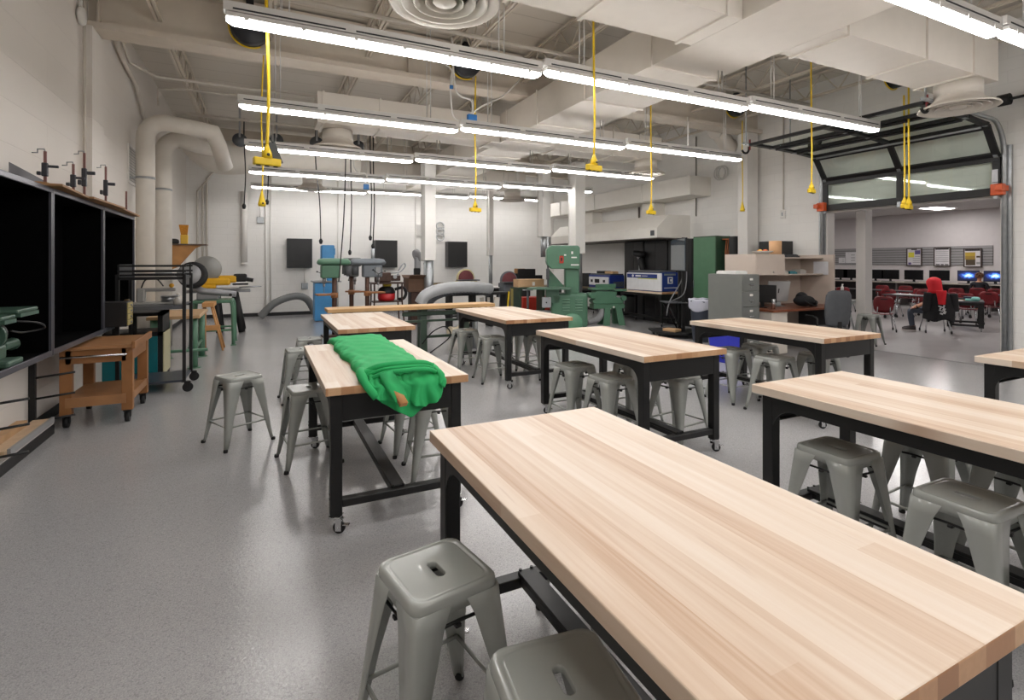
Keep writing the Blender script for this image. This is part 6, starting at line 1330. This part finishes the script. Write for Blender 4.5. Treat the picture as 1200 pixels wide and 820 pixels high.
# ------------------------------------------------------------------ ceiling lights
TUBE = emis('light_diffuser', (255, 252, 250), 12.0)
HOUS = M('light_housing', (212, 210, 207), .4, .2, .02); SLOT = M('dark_slot', (40, 42, 46), .6)
def make_light(Ln, label):
    t = T('strip_light', label, 'ceiling light', (0, 0, 0), 0, 'strip lights hanging in rows')
    h = MB(); h.bx(0, Ln, -.055, .055, .035, .075, .004).bx(-.02, Ln+.02, -.045, .045, .085, .165, .003)
    for x in (.3, Ln/2, Ln-.3): h.bx(x-.02, x+.02, -.03, .03, .07, .09)
    h.build('housing', HOUS, t)
    d = MB()
    sec = [(-.048, .035), (-.052, .012), (-.040, -.006), (.040, -.006), (.052, .012), (.048, .035)]
    rings = [[(x, y*k, .035+(z-.035)*kz) for y, z in sec] for x, k, kz in ((0, .7, .45), (.05, 1, 1), (Ln-.05, 1, 1), (Ln, .7, .45))]
    d.loft(rings, True, True, False); d.build('diffuser', TUBE, t)
    for k in range(7):
        x = .15+(Ln-.3)*k/6; c = MB(); c.prism([(-.062, .018), (-.054, .018), (-.056, .058), (.056, .058), (.054, .018), (.062, .018), (.064, .066), (-.064, .066)], x-.016, x+.016, 'X'); c.build('clip', HOUS, t)
    for k in range(3):
        x0 = .05+k*Ln/3; s = MB(); s.bx(x0, x0+Ln/3-.09, -.047, .047, .100, .114); s.build('slot', SLOT, t)
    for x in (.45, Ln-.45):
        for q in (-.03, .03): r = MB(); r.cyl((x+q, 0, .13), (x+q, 0, 1.86), .007, n=6); r.build('hanging_rod', HOUS, t)
    return t
LP = None
rowsY = [4.81, 7.39, 10.0, 12.65, 15.1, 2.27, -.35, -2.95]  # last two rows are unseen, added to light the near part of the shop
place = ['the long row in front of the ceiling beam', 'the row just below the ceiling beam', 'the row over the plank bench', 'the row over the drill presses', 'the farthest row by the back wall', 'the row at the top right corner', 'an added unseen row behind the camera', 'an added unseen row by the front wall']
xs = [(-.27, 2.92), (2.72, 3.05), (5.86, 2.85)]
pos3 = ['pipe-side end', 'middle', 'garage-door end']
for r, Y in enumerate(rowsY):
    for k, (x0, Ln) in enumerate(xs):
        lb = 'glowing strip light, %s of %s' % (pos3[k], place[r])
        if r == 5: x0 = (-1.9+.05, 1.14, 4.08-.02+.0)[k] if False else (4.08+2.0-6.2+.02, 2.98-.0, 6.02)[k]
        if r == 5 and k == 1: x0 = 2.95
        zz = 3.66+.015*(x0+Ln/2)
        if r == 4: Y, zz, x0, Ln = 17.1, 1.71+(zz-1.71)*1.132, x0*1.132, Ln*1.132
        Lx = 2.95
        if LP is None: LP = make_light(Lx, lb); t = LP; t.location = (x0, Y, zz)
        else: t = dup(LP, (x0, Y, zz), 0, lb, 'strip lights hanging in rows')
        t.scale.x = Ln/Lx if r != 5 else 1.0
        if k == 1:      # its far hanger meets the underside of the main duct
            for c in t.children:
                if c.name.startswith('hanging_rod') and c.data.vertices[0].co.x > Lx/2: c.scale.z = .19; c.location.z = .105
        if r == 2:
            for c in t.children:
                if c.name.startswith('hanging_rod'): c.scale.z = .19; c.location.z = .105
# classroom panels
PAN = emis('panel_glow', (255, 250, 248), 11.0)
CLP = None
for i, (x, y) in enumerate(((15.2, 7.6), (13.5, 10.5), (18.5, 10.2), (19.5, 5.6), (15.2, 4.2), (20.5, 14.5), (22.2, 10.2))):
    lb = ['recessed ceiling panel light in the classroom, %s' % s for s in ('nearest the red coat', 'beside the white column', 'in the middle of the room', 'over the poster wall', 'by the door track', 'in the far corner', 'above the row of monitors')][i]
    if CLP is None:
        CLP = T('panel_light', lb, 'ceiling light', (x, y, ZCC-.02), 0, 'classroom panel lights')
        MB().bx(-.6, .6, -.3, .3, 0, .01).build('diffuser', PAN, CLP)
        f = MB(); f.bx(-.63, .63, -.33, -.3, -.004, .02).bx(-.63, .63, .3, .33, -.004, .02).bx(-.63, -.6, -.3, .3, -.004, .02).bx(.6, .63, -.3, .3, -.004, .02); f.build('frame', WHT, CLP)
    else: dup(CLP, (x, y, ZCC-.02), 0, lb, 'classroom panel lights')
# ------------------------------------------------------------------ ducts
DUC = M('painted_sheet_duct', (216, 209, 199), .5, 0, .02)
def duct_run(name, x0, x1, y0, y1, z0, z1, label, along, flanges):
    m = MB(); m.bx(x0, x1, y0, y1, z0, z1)
    o = m.build(name, DUC); tag(o, label, 'duct')
    for q in flanges:
        e = .022; f = MB()
        if along == 'Y': f.bx(x0-e, x1+e, q-.02, q+.02, z0-e, z0+.002).bx(x0-e, x0, q-.02, q+.02, z0, z1+e).bx(x1, x1+e, q-.02, q+.02, z0, z1+e)
        else: f.bx(q-.02, q+.02, y0-e, y1+e, z0-e, z0+.002).bx(q-.02, q+.02, y0-e, y0, z0, z1+e).bx(q-.02, q+.02, y1, y1+e, z0, z1+e)
        f.build('flange', DUC, o)
    return o
duct_run('main_duct', 4.42, 5.52, -5.5, 17.5, 4.2, 4.78, 'wide rectangular main air duct running down the middle of the shop', 'Y', [y for y in (-3.4, -1.9, -.4, 1.1, 2.6, 5.1, 6.6, 8.1, 9.4, 11.0, 12.5, 14.0)])
DPOS = [(1.36, 4.10, 'with rings, hanging at the top edge of the photo'), (8.72, 3.76, 'in front of the glazed garage door'), (1.27, 10.2, 'over the drill presses'), (8.37, 9.85, 'over the laser cutters'), (1.3, 16.1, 'small and far, by the back wall over the blue machine'), (7.75, 16.0, 'small and far, by the back right corner')]
for k, (ya_, yb2, sid) in enumerate(((3.46, 4.14, 'big branch duct at the top of the photo'), (9.7, 10.3, 'branch duct over the plank bench'), (15.7, 16.3, 'branch duct by the back wall'))):
    yl0, yl1 = (3.72, 4.42) if k == 0 else (ya_, yb2)
    xl, xr = DPOS[2*k][0]-.4, DPOS[2*k+1][0]+.36
    duct_run('branch_duct', xl, 4.415, yl0, yl1, 4.2, 4.75, sid+', on the dust pipe side', 'X', [xl+.1, xl+1.1, 2.9, 4.2])
    duct_run('branch_duct', 5.525, xr, ya_, yb2, 4.2, 4.75, sid+', on the garage door side', 'X', [5.75, 7.3, xr-.66])
def make_diff(loc, label):
    t = T('air_diffuser', label, 'air diffuser', loc, 0, 'round ceiling air diffusers')
    m = MB(); m.cyl((0, 0, .16), (0, 0, .345), .27, n=32); m.build('neck', DUC, t)
    m = MB(); m.lathe([(.27, .17), (.27, .14), (.33, .08), (.44, .03), (.455, .005), (.44, .0), (.40, .02), (.29, .09), (.26, .13)], (0, 0, 0), 40, None, False); m.build('outer_cone', DUC, t)
    for r in (.36, .26, .16):
        m = MB(); m.lathe([(r, .0), (r*.99, -.012), (r*.95, -.008), (r*.82, .06), (r*.80, .075), (r*.82, .075), (r*.97, .004)], (0, 0, .015), 36, None, False); m.build('ring_cone', DUC, t)
    m = MB(); m.lathe([(0, .0), (.09, .0), (.10, .01), (.05, .06), (0, .07)], (0, 0, .01), 20); m.build('centre_plug', DUC, t)
    m = MB(); m.cyl((0, 0, .10), (0, 0, .12), .262, n=28); m.build('throat_shade_disc', M('throat_shade', (30, 28, 26), .8), t)  # dark disc across the neck stands in for the shade inside it
    return t
dp = None
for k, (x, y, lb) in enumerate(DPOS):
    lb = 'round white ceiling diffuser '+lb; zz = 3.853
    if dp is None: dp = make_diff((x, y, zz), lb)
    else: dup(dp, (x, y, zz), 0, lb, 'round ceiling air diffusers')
# ------------------------------------------------------------------ cord reels and yellow drops
RLB = M('reel_black', (28, 30, 36), .4)
def reel(px, py, Y, label, X=None):
    p = aty(px, py, Y); t = T('cord_reel', label, 'cord reel', (p.x, Y, p.z), 0, 'cord reels')
    m = MB(); m.lathe([(0, -.09), (.24, -.09), (.26, -.07), (.26, .07), (.24, .09), (0, .09)], (0, 0, 0), 30, rotm('X', 90) @ rotm('Y', 0)); m.build('drum', RLB, t)
    m = MB(); m.tube(arc((0, .06, 0), .275, 150, 300, 14), .012, 6); m.build('cord_loop', YEL, t)
    m = MB(); m.bx(-.05, .05, -.06, .06, .2, 5.5-p.z if Y > 8.9 or Y < 8.5 else .34); m.build('hanger', BLKM, t); return p
def drop(px, pyc, Y, ztop, label, pxt=None, kind='tee', r=.013):
    c = aty(px, pyc, Y); tx = aty(pxt, 60, Y).x-c.x if pxt else 0
    t = T('cord_drop', label, 'extension cord', (c.x, Y, c.z), .25, 'yellow cord drops')
    m = MB(); L_ = ztop-c.z; m.tube(smoothpath([(0, 0, .14), (.012, 0, L_*.25), (-.008, 0, L_*.6), (tx*.5, 0, L_)], 6), r, 8); m.build('cord', YEL, t)
    m = MB()
    if kind == 'tee': m.bx(-.11, .11, -.032, .032, -.03, .035, .01, 2).lathe([(.045, .03), (.04, .08), (.022, .12), (.014, .15), (0, .15)], (0, 0, 0), 14)
    else: m.lathe([(0, -.07), (.05, -.07), (.055, -.03), (.04, .03), (.022, .1), (.014, .15), (0, .15)], (0, 0, 0), 14)
    b = m.build('outlet_block', YEL, t)
    if kind == 'tee':
        for s in (-.07, 0, .07): m = MB(); m.lathe([(0, -.036), (.02, -.036), (.02, -.03), (0, -.03)], (s, 0, 0), 10); m.build('socket', BLKM, b)
    m = MB(); m.lathe([(0, 0), (.014, 0), (.014, .004), (0, .004)], (.0, -.04, .06) if kind == 'tee' else (0, -.052, -.03), 8, rotm('X', 90)); m.build('indicator', BLKM, b)
    return t
reel(293, 32, 8.35, 'black cord reel on the beam, half hidden by the strip light end nearest the pipes')
reel(546, 73, 8.35, 'black cord reel on the beam above the grey boxed post')
reel(862, 123, 8.35, 'black cord reel on the beam beside the white column')
reel(1050, 84, 4.9, 'black cord reel behind the branch duct above the garage door')
drop(313, 190, 4.95, 5.3, 'thick yellow cord with a three way block in front of the first strip lights', 317)
drop(307, 236, 8.38, 4.75, 'thin yellow cord with a small plug behind the thick one', 311, 'plug', .011)
drop(557, 246, 8.2, 4.9, 'yellow cord with a block hanging before the white back wall', 558)
drop(696, 197, 4.75, 5.3, 'yellow cord with a block hanging just right of the bandsaw', 695)
drop(763, 249, 7.2, 5.3, 'yellow cord hanging in front of the wall hood', 763)
drop(870, 244, 8.3, 4.95, 'yellow cord with a small plug beside the white column', 870, 'plug', .011)
drop(951, 224, 5.7, 5.3, 'yellow cord hanging between column and garage door', 949)
drop(1060, 242, 4.72, 4.4, 'yellow cord in front of the door glass, the farther of a close pair', 1057)
drop(1065, 243, 4.55, 4.6, 'yellow cord in front of the door glass, the nearer of a close pair', 1064)
t = T('cord_tag', 'small dark tag hanging beside the thick yellow cord block', 'tag', aty(320, 180, 4.97)); m = MB(); m.box((0, 0, 0), (.1, .004, .2), 0, 0, rotm('Y', -20)); m.build('card', DGREY, t); m = MB(); m.tube([(0, 0, .09), (-.04, -.0, .16)], .004, 5); m.build('string', BLKM, t)
# blue junction boxes and their conduits
BJB = M('junction_blue', (46, 112, 178), .5)
for k, (px, py, Y, s, lb) in enumerate(((553, 140, 7.7, .075, 'blue junction box above the second light row'), (529, 102, 8.3, .03, 'tiny blue box on the beam conduit'), (429, 219, 12.0, .06, 'small blue junction box among the far light rows'))):
    p = aty(px, py, Y); t = T('junction_box', lb, 'junction box', (p.x, Y, p.z)); MB().bx(-s, s, -s*.5, s*.5, -s, s, .004).build('box', BJB, t); m = MB(); m.tube(smoothpath([(0, 0, s), (0, 0, .3), (-.25, .05, .45), (-.3, .1, 5.3-p.z)], 5), .016, 6); m.build('conduit_tail', WHT, t)
conduit(smoothpath([aty(533, 75, 8.36), aty(528, 95, 8.36), aty(531, 135, 8.3), aty(545, 140, 8.1), aty(562, 126, 8.0), aty(590, 112, 8.3), aty(612, 90, 8.36)], 6), .014, 'white flexible conduit looping round the beam reel', WHT)
conduit([aty(806, 175, 8.3), aty(806, 137, 8.3)], .02, 'short white rod under the beam right of the main duct', WHT)
conduit([(XL+.4, 7.0, 5.0), (10.3, 7.0, 5.02)], .03, 'long sprinkler pipe crossing the ceiling before the beam')
conduit([(XL+.4, 13.2, 4.95), (10.3, 13.2, 4.97)], .03, 'long sprinkler pipe crossing the ceiling over the machines')
# bent round duct by the column
m = MB(); p = aty(845, 152, 9.3); m.tube(smoothpath([(p.x-.25, 9.3, 4.95), (p.x-.1, 9.3, p.z-.05), (p.x+.2, 9.3, p.z-.35), (p.x+.35, 9.3, p.z-.4)], 6), .2, 16); tag(m.build('round_elbow', DUC), 'white round duct elbow under the beam left of the column', 'duct')
# ------------------------------------------------------------------ world, camera
w = bpy.data.worlds.new('w'); SC.world = w; w.use_nodes = True
w.node_tree.nodes['Background'].inputs[0].default_value = (.5, .5, .5, 1); w.node_tree.nodes['Background'].inputs[1].default_value = .05
cd = bpy.data.cameras.new('camera'); co = bpy.data.objects.new('camera', cd); COL.objects.link(co)
co.location = EYE; co.rotation_euler = (PI/2, 0, -YAW); cd.lens = FPX/1200*36; cd.sensor_width = 36; cd.sensor_fit = 'HORIZONTAL'
cd.shift_y = -(410-HOR)/1200; cd.clip_start = .05; cd.clip_end = 100
SC.camera = co
vs = SC.view_settings; vs.view_transform = 'Standard'; vs.look = 'None'; vs.gamma = 1; vs.exposure = 1.25; vs.use_curve_mapping = False
